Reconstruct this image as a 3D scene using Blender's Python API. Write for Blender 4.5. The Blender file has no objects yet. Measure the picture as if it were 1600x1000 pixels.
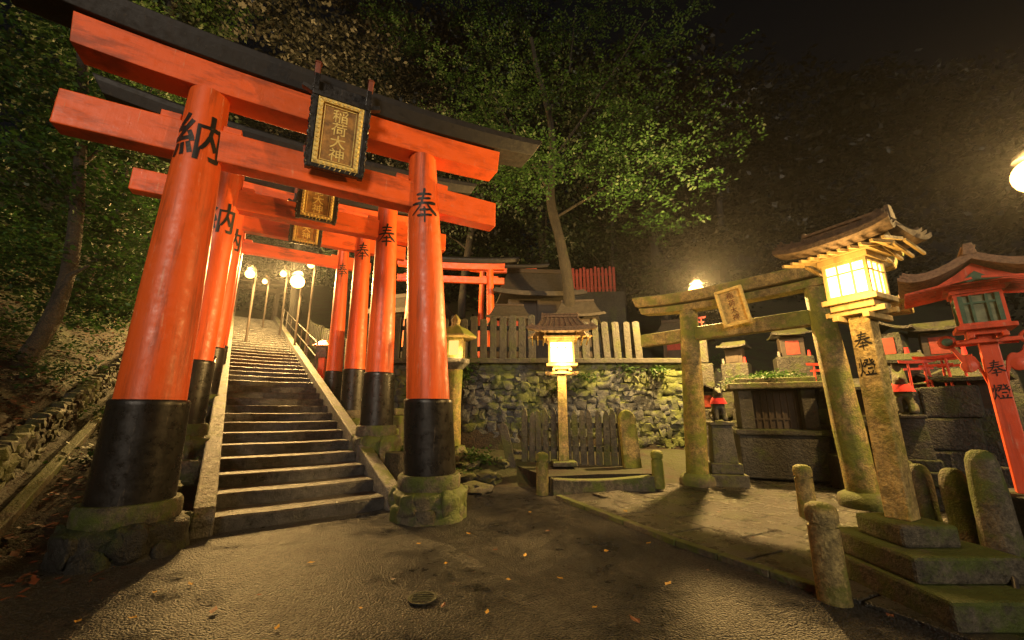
import bpy, bmesh, math, random
import numpy as np
from mathutils import Vector, Matrix, noise
PI=math.pi; RAD=math.radians
random.seed(7); rng=np.random.default_rng(7)
scene=bpy.context.scene; COL=scene.collection
FPX=622.0; PITCH=RAD(12.9); CH=1.4; CP=math.cos(PITCH); SP=math.sin(PITCH)
def ray(u,v):
    x=(u-800)/FPX; y=(500-v)/FPX
    return Vector((x,CP-y*SP,SP+y*CP))
def at_z(u,v,z=0.0):
    r=ray(u,v); k=(z-CH)/r.z; return Vector((r.x*k,r.y*k,z))
def at_d(u,v,D):
    r=ray(u,v); k=D/math.hypot(r.x,r.y); return Vector((r.x*k,r.y*k,CH+r.z*k))
def ss(a,b,x):
    t=min(1,max(0,(x-a)/(b-a))); return t*t*(3-2*t)
# ---------------------------------------------------------------- tagging
def tag(o,label=None,cat=None,group=None,kind=None):
    if label: o['label']=label
    if cat: o['category']=cat
    if group: o['group']=group
    if kind: o['kind']=kind
    return o
def thing(name,label,cat,loc=(0,0,0),rz=0,group=None):
    o=bpy.data.objects.new(name,None); COL.objects.link(o); o.location=loc; o.rotation_euler=(0,0,rz)
    o.empty_display_size=.1
    return tag(o,label,cat,group)
def dup(root,loc,rz=None,label=None,scale=None):
    r=root.copy(); COL.objects.link(r); r.location=loc
    if rz is not None: r.rotation_euler=(0,0,rz)
    if scale: r.scale=scale
    if label: r['label']=label
    for ch in list(root.children):
        c=ch.copy(); COL.objects.link(c); c.parent=r
        for g in list(ch.children):
            d=g.copy(); COL.objects.link(d); d.parent=c
    return r
ORD=['first','second','third','fourth','fifth','sixth','seventh','eighth','ninth','tenth','eleventh','twelfth','thirteenth','fourteenth','fifteenth','sixteenth']
# ---------------------------------------------------------------- mesh builder
def ico(sub):
    bm=bmesh.new(); bmesh.ops.create_icosphere(bm,subdivisions=sub,radius=1)
    v=[x.co.copy() for x in bm.verts]; f=[[w.index for w in p.verts] for p in bm.faces]; bm.free(); return v,f
ICO={1:ico(1),2:ico(2),3:ico(3)}
class MB:
    def __init__(s): s.v=[]; s.f=[]
    def add(s,vs,fs,M=None):
        n=len(s.v)
        s.v+=[tuple(M@Vector(p)) if M is not None else tuple(p) for p in vs]
        s.f+=[[i+n for i in f] for f in fs]; return s
    def box(s,c,d,rz=0,M=None,taper=1.0,rx=0,ry=0):
        x,y,z=d[0]/2,d[1]/2,d[2]/2; t=taper
        vs=[(-x,-y,-z),(x,-y,-z),(x,y,-z),(-x,y,-z),(-x*t,-y*t,z),(x*t,-y*t,z),(x*t,y*t,z),(-x*t,y*t,z)]
        fs=[(0,3,2,1),(4,5,6,7),(0,1,5,4),(1,2,6,5),(2,3,7,6),(3,0,4,7)]
        T=Matrix.Translation(c)@Matrix.Rotation(rz,4,'Z')@Matrix.Rotation(ry,4,'Y')@Matrix.Rotation(rx,4,'X')
        return s.add(vs,fs,(M@T) if M is not None else T)
    def column(s,p0,p1,prof,n=28,M=None,wob=0,seed=0):
        p0=Vector(p0);p1=Vector(p1); vs=[];fs=[]
        for f,r in prof:
            c=p0.lerp(p1,f)
            for i in range(n):
                a=2*PI*i/n; rr=r
                if wob: rr=r*(1+wob*noise.noise(Vector((math.cos(a)*1.5,math.sin(a)*1.5,c.z*2+seed))))
                vs.append((c.x+rr*math.cos(a),c.y+rr*math.sin(a),c.z))
        m=len(prof)
        for k in range(m-1):
            for i in range(n):
                j=(i+1)%n; fs.append((k*n+i,k*n+j,(k+1)*n+j,(k+1)*n+i))
        fs.append(list(range(n))[::-1]); fs.append([(m-1)*n+i for i in range(n)])
        return s.add(vs,fs,M)
    def lathe(s,prof,loc=(0,0,0),n=28,M=None,wob=0,seed=0):
        loc=Vector(loc); vs=[];fs=[]
        for r,z in prof:
            for i in range(n):
                a=2*PI*i/n; rr=r
                if wob: rr=r*(1+wob*noise.noise(Vector((math.cos(a)*1.7,math.sin(a)*1.7,z*2.5+seed))))
                vs.append((loc.x+rr*math.cos(a),loc.y+rr*math.sin(a),loc.z+z))
        m=len(prof)
        for k in range(m-1):
            for i in range(n):
                j=(i+1)%n; fs.append((k*n+i,k*n+j,(k+1)*n+j,(k+1)*n+i))
        fs.append(list(range(n))[::-1]); fs.append([(m-1)*n+i for i in range(n)])
        return s.add(vs,fs,M)
    def tube(s,pts,rad,n=8,M=None):
        pts=[Vector(p) for p in pts]; vs=[];fs=[]; prev=None
        for k,p in enumerate(pts):
            a=pts[max(0,k-1)]; b=pts[min(len(pts)-1,k+1)]; t=(b-a).normalized()
            if prev is None:
                x=t.cross(Vector((0,1,.1))); 
                if x.length<.1: x=t.cross(Vector((1,0,0)))
            else: x=prev-t*prev.dot(t)
            x.normalize(); y=t.cross(x); prev=x
            r=rad[k] if hasattr(rad,'__len__') else rad
            for i in range(n):
                q=2*PI*i/n; c=p+x*(r*math.cos(q))+y*(r*math.sin(q)); vs.append(tuple(c))
        m=len(pts)
        for k in range(m-1):
            for i in range(n):
                j=(i+1)%n; fs.append((k*n+i,k*n+j,(k+1)*n+j,(k+1)*n+i))
        fs.append(list(range(n))[::-1]); fs.append([(m-1)*n+i for i in range(n)])
        return s.add(vs,fs,M)
    def loft(s,secs,M=None):
        n=len(secs[0]); vs=[p for q in secs for p in q]; fs=[]
        for k in range(len(secs)-1):
            for i in range(n):
                j=(i+1)%n; fs.append((k*n+i,(k+1)*n+i,(k+1)*n+j,k*n+j))
        fs.append(list(range(n))); fs.append([(len(secs)-1)*n+i for i in range(n)][::-1])
        return s.add(vs,fs,M)
    def rock(s,c,d,seed,sub=2,sq=.75,amp=.3,rz=0,M=None):
        vs=[]; off=Vector((seed*3.17,seed*1.3,seed*.71))
        R=Matrix.Rotation(rz,4,'Z'); T=Matrix.Translation(c)@R
        for v in ICO[sub][0]:
            k=1+amp*noise.noise(v*1.4+off)+.35*amp*noise.noise(v*4+off)
            q=[math.copysign(abs(a)**sq,a)*k for a in v]
            vs.append((q[0]*d[0],q[1]*d[1],q[2]*d[2]))
        return s.add(vs,ICO[sub][1],(M@T) if M is not None else T)
    def obj(s,name,mat,parent=None,bev=0,smooth=None,loc=None):
        me=bpy.data.meshes.new(name); me.from_pydata(s.v,[],s.f); me.update()
        bm=bmesh.new(); bm.from_mesh(me); bmesh.ops.recalc_face_normals(bm,faces=bm.faces); bm.to_mesh(me); bm.free()
        if smooth is not None:
            me.polygons.foreach_set('use_smooth',[True]*len(me.polygons))
            try: me.set_sharp_from_angle(angle=RAD(smooth))
            except Exception: pass
        me.materials.append(mat)
        o=bpy.data.objects.new(name,me); COL.objects.link(o)
        if parent: o.parent=parent
        if loc: o.location=loc
        if bev:
            b=o.modifiers.new('bev','BEVEL'); b.width=bev; b.segments=2; b.limit_method='ANGLE'; b.angle_limit=RAD(35)
        return o
# ---------------------------------------------------------------- materials
def nt_new(name):
    m=bpy.data.materials.new(name); m.use_nodes=True; nt=m.node_tree; nt.nodes.clear()
    out=nt.nodes.new('ShaderNodeOutputMaterial'); b=nt.nodes.new('ShaderNodeBsdfPrincipled')
    nt.links.new(b.outputs[0],out.inputs[0]); return m,nt,b,out
def nz(nt,vec,scale,detail=5,rough=.6,sc=None):
    n=nt.nodes.new('ShaderNodeTexNoise'); n.inputs['Scale'].default_value=scale; n.inputs['Detail'].default_value=detail; n.inputs['Roughness'].default_value=rough
    if sc:
        mp=nt.nodes.new('ShaderNodeMapping'); mp.inputs['Scale'].default_value=sc; nt.links.new(vec,mp.inputs[0]); vec=mp.outputs[0]
    nt.links.new(vec,n.inputs['Vector']); return n.outputs['Fac']
def ramp(nt,fac,stops):
    r=nt.nodes.new('ShaderNodeValToRGB'); e=r.color_ramp.elements
    while len(e)<len(stops): e.new(.5)
    for k,(p,c) in enumerate(stops):
        e[k].position=p; e[k].color=(c,c,c,1) if not hasattr(c,'__len__') else (*c,1)
    nt.links.new(fac,r.inputs[0]); return r.outputs[0]
def mix(nt,fac,a,b,mode='MIX'):
    m=nt.nodes.new('ShaderNodeMix'); m.data_type='RGBA'; m.blend_type=mode
    for s_,v in ((m.inputs[0],fac),(m.inputs[6],a),(m.inputs[7],b)):
        if isinstance(v,(int,float)): s_.default_value=v
        elif hasattr(v,'__len__'): s_.default_value=(*v,1)
        else: nt.links.new(v,s_)
    return m.outputs[2]
def mth(nt,op,a,b=0.0):
    m=nt.nodes.new('ShaderNodeMath'); m.operation=op
    for s_,v in ((m.inputs[0],a),(m.inputs[1],b)):
        if isinstance(v,(int,float)): s_.default_value=v
        else: nt.links.new(v,s_)
    return m.outputs[0]
def bump(nt,b,h,st,dist=.02):
    n=nt.nodes.new('ShaderNodeBump'); n.inputs['Strength'].default_value=st; n.inputs['Distance'].default_value=dist
    nt.links.new(h,n.inputs['Height']); nt.links.new(n.outputs[0],b.inputs['Normal'])
def geo(nt):
    return nt.nodes.new('ShaderNodeNewGeometry')
def stone(name,c1,c2,moss=None,amt=.5,scale=2.5,rough=.8,bst=.8,bscale=45,dark=.35):
    m,nt,b,_=nt_new(name); g=geo(nt); P=g.outputs['Position']
    n1=nz(nt,P,scale,6,.65); n2=nz(nt,P,bscale,3,.7); n3=nz(nt,P,scale*5,5,.7)
    c=ramp(nt,n1,[(.3,c1),(.7,c2)])
    c=mix(nt,1.0,c,ramp(nt,n3,[(.34,dark),(.62,1.15)]),'MULTIPLY')
    c=mix(nt,.8,c,ramp(nt,n2,[(.32,.4),(.68,1.35)]),'MULTIPLY')
    if moss:
        sx=nt.nodes.new('ShaderNodeSeparateXYZ'); nt.links.new(g.outputs['Normal'],sx.inputs[0])
        k=mth(nt,'ADD',nz(nt,P,scale*.9,6,.7),mth(nt,'MULTIPLY',sx.outputs[2],.12))
        k=mth(nt,'ADD',k,amt-.5)
        k=ramp(nt,k,[(.5,0.0),(.62,1.0)])
        c=mix(nt,k,c,mix(nt,n3,tuple(x*.3 for x in moss),tuple(x*1.7 for x in moss)))
    nt.links.new(c,b.inputs['Base Color'])
    nt.links.new(ramp(nt,n3,[(.3,max(.2,rough-.25)),(.7,rough)]),b.inputs['Roughness'])
    bump(nt,b,mth(nt,'ADD',n2,mth(nt,'MULTIPLY',n3,1.5)),bst,.025); return m
def paint(name,c,worn,dirt=(.03,.02,.015),rough=.4,streak=(7,7,.5),amt=.5):
    m,nt,b,_=nt_new(name); g=geo(nt); P=g.outputs['Position']
    n1=nz(nt,P,1.0,6,.65,streak); n2=nz(nt,P,1.0,5,.7,(22,22,1.6)); n3=nz(nt,P,9,5,.7); n4=nz(nt,P,1.3,4,.6)
    cc=ramp(nt,n1,[(.25,tuple(x*.5 for x in c)),(.5,c),(.78,tuple(min(1,x*1.15) for x in c))])
    w=ramp(nt,mth(nt,'ADD',n2,mth(nt,'MULTIPLY',n3,.35)),[(.83-.1*amt,0.0),(.93-.08*amt,.75)])
    cc=mix(nt,w,cc,worn)
    d=ramp(nt,mth(nt,'ADD',n1,mth(nt,'MULTIPLY',n4,.6)),[(.55,.8),(.74,0.0)])
    cc=mix(nt,d,cc,mix(nt,.35,dirt,c))
    nt.links.new(cc,b.inputs['Base Color'])
    nt.links.new(ramp(nt,n3,[(.3,rough-.12),(.7,rough+.22)]),b.inputs['Roughness'])
    bump(nt,b,mth(nt,'ADD',mth(nt,'MULTIPLY',n2,.6),n3),.3,.01); return m
def plain(name,c,rough=.5,metal=0,var=.5,scale=12,b_=.2):
    m,nt,b,_=nt_new(name); g=geo(nt); P=g.outputs['Position']; n=nz(nt,P,scale,5,.7)
    nt.links.new(ramp(nt,n,[(.3,tuple(x*(1-var) for x in c)),(.7,tuple(min(1,x*(1+var*.5)) for x in c))]),b.inputs['Base Color'])
    b.inputs['Roughness'].default_value=rough; b.inputs['Metallic'].default_value=metal
    bump(nt,b,n,b_,.01); return m
def emit(name,c,s,samp=True):
    m,nt,b,out=nt_new(name); e=nt.nodes.new('ShaderNodeEmission'); e.inputs[0].default_value=(*c,1); e.inputs[1].default_value=s
    nt.links.new(e.outputs[0],out.inputs[0])
    if not samp:
        try: m.cycles.emission_sampling='NONE'
        except Exception: pass
    return m
def leafmat(name,c1,c2,trans=.35):
    m,nt,b,out=nt_new(name); g=geo(nt)
    n=nz(nt,g.outputs['Position'],.55,3,.6)
    f=mth(nt,'ADD',mth(nt,'MULTIPLY',g.outputs['Random Per Island'],.6),mth(nt,'MULTIPLY',n,.5))
    c=ramp(nt,f,[(.2,c1),(.8,c2)]); nt.links.new(c,b.inputs['Base Color']); b.inputs['Roughness'].default_value=.55
    if trans>0:
        t=nt.nodes.new('ShaderNodeBsdfTranslucent'); nt.links.new(c,t.inputs[0])
        mx=nt.nodes.new('ShaderNodeMixShader'); mx.inputs[0].default_value=trans
        nt.links.new(b.outputs[0],mx.inputs[1]); nt.links.new(t.outputs[0],mx.inputs[2]); nt.links.new(mx.outputs[0],out.inputs[0])
    return m
MOSS=(.07,.095,.014)
VERM=paint('vermilion',(.86,.125,.018),(.85,.36,.2),amt=.38)
VERM2=paint('vermilion_beam',(.88,.13,.018),(.8,.3,.16),streak=(1.2,1.2,5),amt=.25)
BLACK=paint('black_lacquer',(.012,.011,.011),(.10,.08,.06),rough=.3,amt=.3)
ROOFB=paint('black_roof',(.011,.009,.008),(.05,.038,.026),rough=.55,amt=.5)
BROWNP=paint('brown_post',(.20,.05,.025),(.3,.12,.06),rough=.5,amt=.5)
INK=plain('ink',(.006,.005,.005),.5,b_=.05)
GOLD=plain('gold_relief',(1.0,.66,.2),.45,0,.45,18)
GOLDD=plain('gold_ground',(.38,.195,.04),.55,0,.75,7,.5)
GOLDP=plain('gold_pale',(.66,.48,.16),.5,0,.6,14,.4)
GRAN=stone('granite_pale',(.125,.12,.11),(.235,.225,.205),MOSS,.40,2.5,.75)
STEP=stone('granite_wet',(.034,.033,.032),(.105,.102,.095),None,.4,2.2,.5,.9,55,.3)
STONE=stone('mossy_stone',(.075,.065,.045),(.18,.155,.105),MOSS,.54)
FENCEST=stone('fence_stone',(.02,.02,.019),(.06,.058,.05),(.033,.042,.011),.49)
PICKST=stone('picket_stone',(.035,.034,.029),(.10,.095,.075),(.05,.06,.012),.5)
STONED=stone('dark_stone',(.014,.0138,.013),(.05,.049,.045),(.028,.04,.009),.47,2.5,.8,1.0,30,.25)
WALLS=stone('wall_stone',(.025,.031,.042),(.125,.138,.152),(.068,.09,.017),.535,1.4,.8,1.0,36,.22)
GATEST=stone('gate_stone',(.23,.165,.05),(.43,.335,.13),(.13,.15,.016),.55,2.2)
WOODP=paint('lantern_timber',(.42,.29,.105),(.52,.40,.2),rough=.65,streak=(12,12,.8),amt=.5)
POSTW=stone('weathered_post',(.36,.25,.075),(.58,.43,.17),(.17,.165,.02),.48,1.6,.75,.6,30,.5)
BARK=plain('cypress_bark',(.15,.10,.058),.8,0,.7,22,.7)
BARKL=plain('pale_bark',(.30,.185,.11),.8,0,.6,22,.7)
ROOFG=plain('old_roof',(.045,.038,.029),.8,0,.6,10,.7)
TIMBER=plain('dark_timber',(.03,.019,.011),.7,0,.6,15,.5)
GREENP=plain('green_paint',(.07,.14,.08),.5)
PANEG=plain('pane_pale',(.22,.25,.15),.4)
METAL=plain('grey_metal',(.14,.13,.12),.4,.7)
CLOTH=plain('red_cloth',(.6,.03,.03),.9)
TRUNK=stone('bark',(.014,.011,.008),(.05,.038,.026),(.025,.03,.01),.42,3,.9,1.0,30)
TRUNKB=stone('bark_deep_shade',(.003,.002,.002),(.010,.008,.006),None,.42,3,.9,1.0,30)  # bark for trees in the dark, shade put into the colour
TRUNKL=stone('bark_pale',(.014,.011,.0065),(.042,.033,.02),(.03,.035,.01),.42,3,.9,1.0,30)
PANEL=emit('lamp_panel_glow',(1,.60,.18),13.0)
ADDGLOW=emit('added_box_glow',(1,.58,.16),1.5)  # added glow, stands in for lamplight falling on the stone lantern
BULB=emit('bulb_glow',(1,.55,.14),12,False)
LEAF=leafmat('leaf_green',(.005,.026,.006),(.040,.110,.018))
LEAFD=leafmat('leaf_shaded',(.002,.0075,.0025),(.011,.025,.007),0)  # shaded copy of the leaf green, night shade put into the colour
LEAFB=leafmat('leaf_deep_shade',(.0006,.0013,.0005),(.0025,.0045,.0015),0)  # copy for barely lit trees, darkness put into the leaf colour
LEAFY=leafmat('leaf_lit',(.007,.030,.006),(.042,.10,.015))  # lamplit copy of the leaf green, light put into the colour
DRY=leafmat('leaf_dry',(.06,.018,.009),(.22,.07,.03),0)
YEL=leafmat('leaf_yellow',(.55,.27,.025),(.75,.45,.06),.15)
def wet():
    m,nt,b,_=nt_new('wet_asphalt'); g=geo(nt); P=g.outputs['Position']
    n1=nz(nt,P,.8,6,.65); n2=nz(nt,P,110,2,.7); n3=nz(nt,P,7,5,.7)
    v=nt.nodes.new('ShaderNodeTexVoronoi'); v.inputs['Scale'].default_value=60; nt.links.new(P,v.inputs['Vector'])
    c=ramp(nt,n1,[(.3,(.011,.0102,.0092)),(.7,(.042,.0385,.034))])
    c=mix(nt,1.0,c,ramp(nt,v.outputs['Color'],[(.15,.12),(.85,2.6)]),'MULTIPLY')
    c=mix(nt,.8,c,ramp(nt,n3,[(.3,.35),(.7,1.25)]),'MULTIPLY')
    nt.links.new(c,b.inputs['Base Color'])
    nt.links.new(ramp(nt,mth(nt,'ADD',mth(nt,'MULTIPLY',n1,.7),mth(nt,'MULTIPLY',n3,.3)),[(.38,.2),(.6,.62)]),b.inputs['Roughness'])
    bump(nt,b,mth(nt,'ADD',mth(nt,'MULTIPLY',v.outputs['Distance'],-2.4),n2),1.0,.034); return m
WET=wet()
SOIL=stone('forest_soil',(.012,.009,.005),(.042,.027,.015),(.022,.028,.007),.46,1.2,.95,1.0,25)
FLAG=stone('flagstone',(.023,.022,.019),(.066,.062,.052),(.035,.045,.012),.38,1.2,.40,.8,60)
# ---------------------------------------------------------------- text
def glyph(ch,size,off=.012):
    cu=bpy.data.curves.new('glyph','FONT'); cu.body=ch; cu.size=size; cu.offset=off*size; cu.resolution_u=3
    o=bpy.data.objects.new('glyph',cu); COL.objects.link(o); bpy.context.view_layer.update()
    dg=bpy.context.evaluated_depsgraph_get(); me=bpy.data.meshes.new_from_object(o.evaluated_get(dg))
    bm=bmesh.new(); bm.from_mesh(me); bmesh.ops.triangulate(bm,faces=bm.faces)
    for _ in range(2):
        es=[e for e in bm.edges if e.calc_length()>.09*size]
        if not es: break
        bmesh.ops.subdivide_edges(bm,edges=es,cuts=1); bmesh.ops.triangulate(bm,faces=bm.faces)
    v=[x.co.copy() for x in bm.verts]; bm.verts.index_update(); f=[[w.index for w in p.verts] for p in bm.faces]; bm.free()
    bpy.data.objects.remove(o); bpy.data.curves.remove(cu); bpy.data.meshes.remove(me)
    if not v: return [],[]
    cx=(min(p.x for p in v)+max(p.x for p in v))/2; cy=(min(p.y for p in v)+max(p.y for p in v))/2
    return [(p.x-cx,p.y-cy,0) for p in v],f
HOU=[([(-.27,.31),(0,.335),(.28,.35)],.07,.075),([(-.22,.18),(0,.20),(.24,.215)],.065,.07),([(-.44,.03),(0,.065),(.45,.09)],.075,.085),
     ([(.03,.50),(.0,.34),(-.07,.12),(-.17,-.05),(-.30,-.18),(-.47,-.28)],.10,.03),([(.08,.07),(.17,-.05),(.29,-.15),(.50,-.25)],.05,.12),
     ([(-.17,-.15),(0,-.14),(.19,-.125)],.06,.065),([(-.26,-.31),(0,-.295),(.28,-.28)],.065,.075),([(.0,-.05),(.005,-.25),(.0,-.52)],.085,.06)]
def strokes(S,size):
    V=[];F=[]
    for si,(pts,w0,w1) in enumerate(S):
        P=[Vector((x,y)) for x,y in pts]; fine=[]
        for a,b in zip(P,P[1:]):
            for k in range(4): fine.append(a.lerp(b,k/4))
        fine.append(P[-1]); n=len(fine); base=len(V)
        for i,p in enumerate(fine):
            t=(fine[min(n-1,i+1)]-fine[max(0,i-1)]).normalized(); nr=Vector((-t.y,t.x)); q=i/(n-1); w=(w0*(1-q)+w1*q)*(1+.12*math.sin(q*7+si))
            if i in(0,n-1): w*=.6
            for sg in (-1,1): r=p+nr*(w/2*sg); V.append((r.x*size,r.y*size,.0006*si))
        for i in range(n-1): F.append([base+2*i,base+2*i+1,base+2*i+3,base+2*i+2])
    return V,F
GC={}
def G(ch,size,off=.02):
    k=(ch,size,off)
    if k not in GC: GC[k]=strokes(HOU,size) if ch=='奉' else glyph(ch,size,off)
    return GC[k]
def brush(x,y,size):
    return x+.012*size*noise.noise(Vector((x/size*5,y/size*5,1.3))), y+.06*x+.012*size*noise.noise(Vector((x/size*6,y/size*6,7.7)))
def wrap(mb,ch,size,cen,rad,zc,phi,off=.022,asp=1.0):
    v,f=G(ch,size,off); out=[]
    for x,y,h in v:
        x,y=brush(x,y,size)
        z=zc+y*asp; c=cen(z); r=rad(z)+.006+h; a=phi+x/r
        out.append((c[0]+r*math.cos(a),c[1]+r*math.sin(a),z))
    mb.add(out,f)
def flat(mb,ch,size,M,off=.015,asp=1.0):
    v,f=G(ch,size,off); o=[]
    for x,y,h in v:
        a,b=brush(x,y,size); o.append((a,-h,b*asp))
    mb.add(o,f,M)
# ---------------------------------------------------------------- terrain
S0=Vector((-2.71,5.72,0)); AZ=RAD(-36); SD=Vector((math.sin(AZ),math.cos(AZ),0)); SR=Vector((math.cos(AZ),-math.sin(AZ),0))
def stw(s,t,z=0): 
    p=S0+SD*s+SR*t; return Vector((p.x,p.y,z))
SLOPE=.17/.55; LWH=.5
def H(x,y):
    dx,dy=x-S0.x,y-S0.y; s=dx*SD.x+dy*SD.y; t=dx*SR.x+dy*SR.y
    if t<1.3:
        z=.3*max(0,s-.2) if s<23 else 6.84+.4*min(s-23,60)
        if t<-3.3: z+=(LWH-.05)*ss(-3.3,-3.5,t)+.5*min(-t-3.4,16)
        if -1.0<t<1.2: z-=.35*ss(.3,1.5,s)
    else:
        a=ss(4.2,5.4,x)
        if y<11.05:
            z=(1-a)*.5*ss(7.6,10.6,y)+a*(.25*ss(8,11,y)+.7*ss(7.2,10,x)*ss(3,6,y))
        else:
            z=(1-a)*(2.72+.08*(y-11))+a*(.5+.22*min(y-11,12))
        z+=.45*min(max(0,y-20),70)
        if t<2.4: z=.15*max(0,s-.5) if s<22 else z
    if not(y<7.5 and x<7 and t>-3.3): z+=.1*noise.noise(Vector((x*.6,y*.6,0)))*(1 if abs(z)>.1 else .2)
    return z-.035
xs=np.concatenate([np.linspace(-200,-30,12),np.linspace(-27,-15,7),np.arange(-14.5,13,.3),np.linspace(14,30,9),np.linspace(40,200,10)])
ys=np.concatenate([np.linspace(-120,-12,8),np.linspace(-9,-1,5),np.arange(0,25,.3),np.linspace(26,60,18),np.linspace(70,220,10)])
tv=[(x,y,H(x,y)) for y in ys for x in xs]; nx=len(xs)
tf=[(j*nx+i,j*nx+i+1,(j+1)*nx+i+1,(j+1)*nx+i) for j in range(len(ys)-1) for i in range(nx-1)]
tag(MB().add(tv,tf).obj('ground',SOIL,smooth=60),kind='structure')
cy=MB(); gx=np.linspace(-9,9,37); gy=np.linspace(-8,9.5,36)
cy.add([(x,y,.012*noise.noise(Vector((x*.8,y*.8,3)))-.004) for y in gy for x in gx],[(j*37+i,j*37+i+1,(j+1)*37+i+1,(j+1)*37+i) for j in range(35) for i in range(36)])
tag(cy.obj('courtyard_pavement',WET,smooth=60),kind='structure')
E0=Vector((.76,7.06,0)); E1=Vector((1.79,4.72,0)); E2=Vector((2.5,3.45,0))
poly=[(.76,7.06),(1.79,4.72),(2.5,3.45),(3.3,2.75),(5.2,4.4),(6.2,5.6),(6.4,9.2),(3.3,9.9),(2.9,7.7)]
def inside(x,y):
    c=False; n=len(poly)
    for i in range(n):
        x1,y1=poly[i]; x2,y2=poly[(i+1)%n]
        if (y1>y)!=(y2>y) and x<(x2-x1)*(y-y1)/(y2-y1)+x1: c=not c
    return c
fd=Vector((.43,-.903,0)); fr=Vector((.903,.43,0)); fa=math.atan2(fd.y,fd.x); fl=MB()
for i in range(-12,14):
    for j in range(0,14):
        p=E0+fd*(i*.92+(j%2)*.46)+fr*(.36+j*.62)
        if inside(p.x,p.y):
            fl.box((p.x,p.y,.012+random.uniform(-.003,.003)),(.895,.595,.036),fa,rx=random.uniform(-.005,.005),ry=random.uniform(-.005,.005))
tag(fl.obj('flagstone_path',FLAG,bev=.008),kind='structure')
ke=MB()
for a,b in ((E0,E1),(E1,E2)):
    n=3
    for k in range(n):
        p=a.lerp(b,(k+.5)/n); d=b-a; ke.box((p.x,p.y,.015),(d.length/n-.01,.1,.08),math.atan2(d.y,d.x)+random.uniform(-.01,.01))
tag(ke.obj('path_edging',STONE,bev=.01),kind='structure')
p=at_z(660,935,.008); d=MB(); d.lathe([(.11,0),(.11,.008),(.095,.008),(.09,.003),(0.01,.003)],n=24)
for k in range(-2,3): d.box((0,k*.03,.005),(.15,.01,.006))
tag(d.obj('drain_cover',STONED,loc=p),'small round iron drain cover set in the wet courtyard','drain cover')
# thin mist added to give the lamps a glow: one closed dome, camera inside
sm=bpy.data.materials.new('lamp_glow_mist'); sm.use_nodes=True; nt=sm.node_tree; nt.nodes.clear(); out=nt.nodes.new('ShaderNodeOutputMaterial'); vs_=nt.nodes.new('ShaderNodeVolumeScatter')
vs_.inputs['Color'].default_value=(1,1,1,1); vs_.inputs['Density'].default_value=.00055; vs_.inputs['Anisotropy'].default_value=.78; nt.links.new(vs_.outputs[0],out.inputs['Volume'])
m=MB(); m.add([v*80+Vector((0,15,0)) for v in ICO[3][0]],ICO[3][1]); tag(m.obj('mist_dome',sm),kind='structure')
# ---------------------------------------------------------------- staircase
st=thing('staircase','long straight stone staircase climbing the hill through the orange gates','staircase',S0,0)
BAS=Matrix(((SR.x,SD.x,0,0),(SR.y,SD.y,0,0),(0,0,1,0),(0,0,0,1)))
for k in range(40):
    m=MB(); rz=(k+1)*.17
    n=12; secs=[]
    for i in range(n+1):
        x=-1.02+2.04*i/n; e=.018*noise.noise(Vector((x*2.2,k*3.1,0))); w_=-.012*math.exp(-(x/.55)**2)+.006*noise.noise(Vector((x*3,k*1.7,5)))
        y0=k*.55+e; secs.append([(x,y0,rz-.26),(x,y0,rz-.025+w_),(x,y0+.025,rz+w_),(x,k*.55+.66,rz+.004),(x,k*.55+.66,rz-.26)])
    m.loft(secs,BAS); m.obj('step',STEP,st)
for sg,t0 in ((-1,-1.12),(1,1.14)):
    m=MB(); w=.11; L=22.3
    a=[(-.12,-.05),(-.12,.2),(.0,.3),(L,SLOPE*L+.33),(L,SLOPE*L-.9),(.9,-.05)]
    m.loft([[(t0-w,q[0],q[1]) for q in a],[(t0+w,q[0],q[1]) for q in a]],BAS); m.obj('stringer',GRAN,st,bev=.02)
def rail(name,label,t,s0,s1,dz,n):
    o=thing(name,label,'handrail',stw(s0,t,0))
    base=stw(s0,t,0)
    for k in range(n):
        s=s0+(s1-s0)*k/(n-1); p=stw(s,t,SLOPE*s)-base
        MB().tube([p+Vector((0,0,-.1)),p+Vector((0,0,dz+.05))],.025).obj('rail_post',METAL,o,smooth=40)
    for h in (dz,dz*.55):
        a=stw(s0,t,SLOPE*s0+h)-base; b=stw(s1,t,SLOPE*s1+h)-base
        MB().tube([a,a.lerp(b,.5),b],.022).obj('rail_bar',METAL,o,smooth=40)
rail('handrail','grey pipe handrail on the left side of the stone stairs',-1.32,3.4,20,1.15,9)
rail('handrail','grey pipe handrail on the right side of the upper stairs',1.34,8.5,20,1.05,7)
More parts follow.
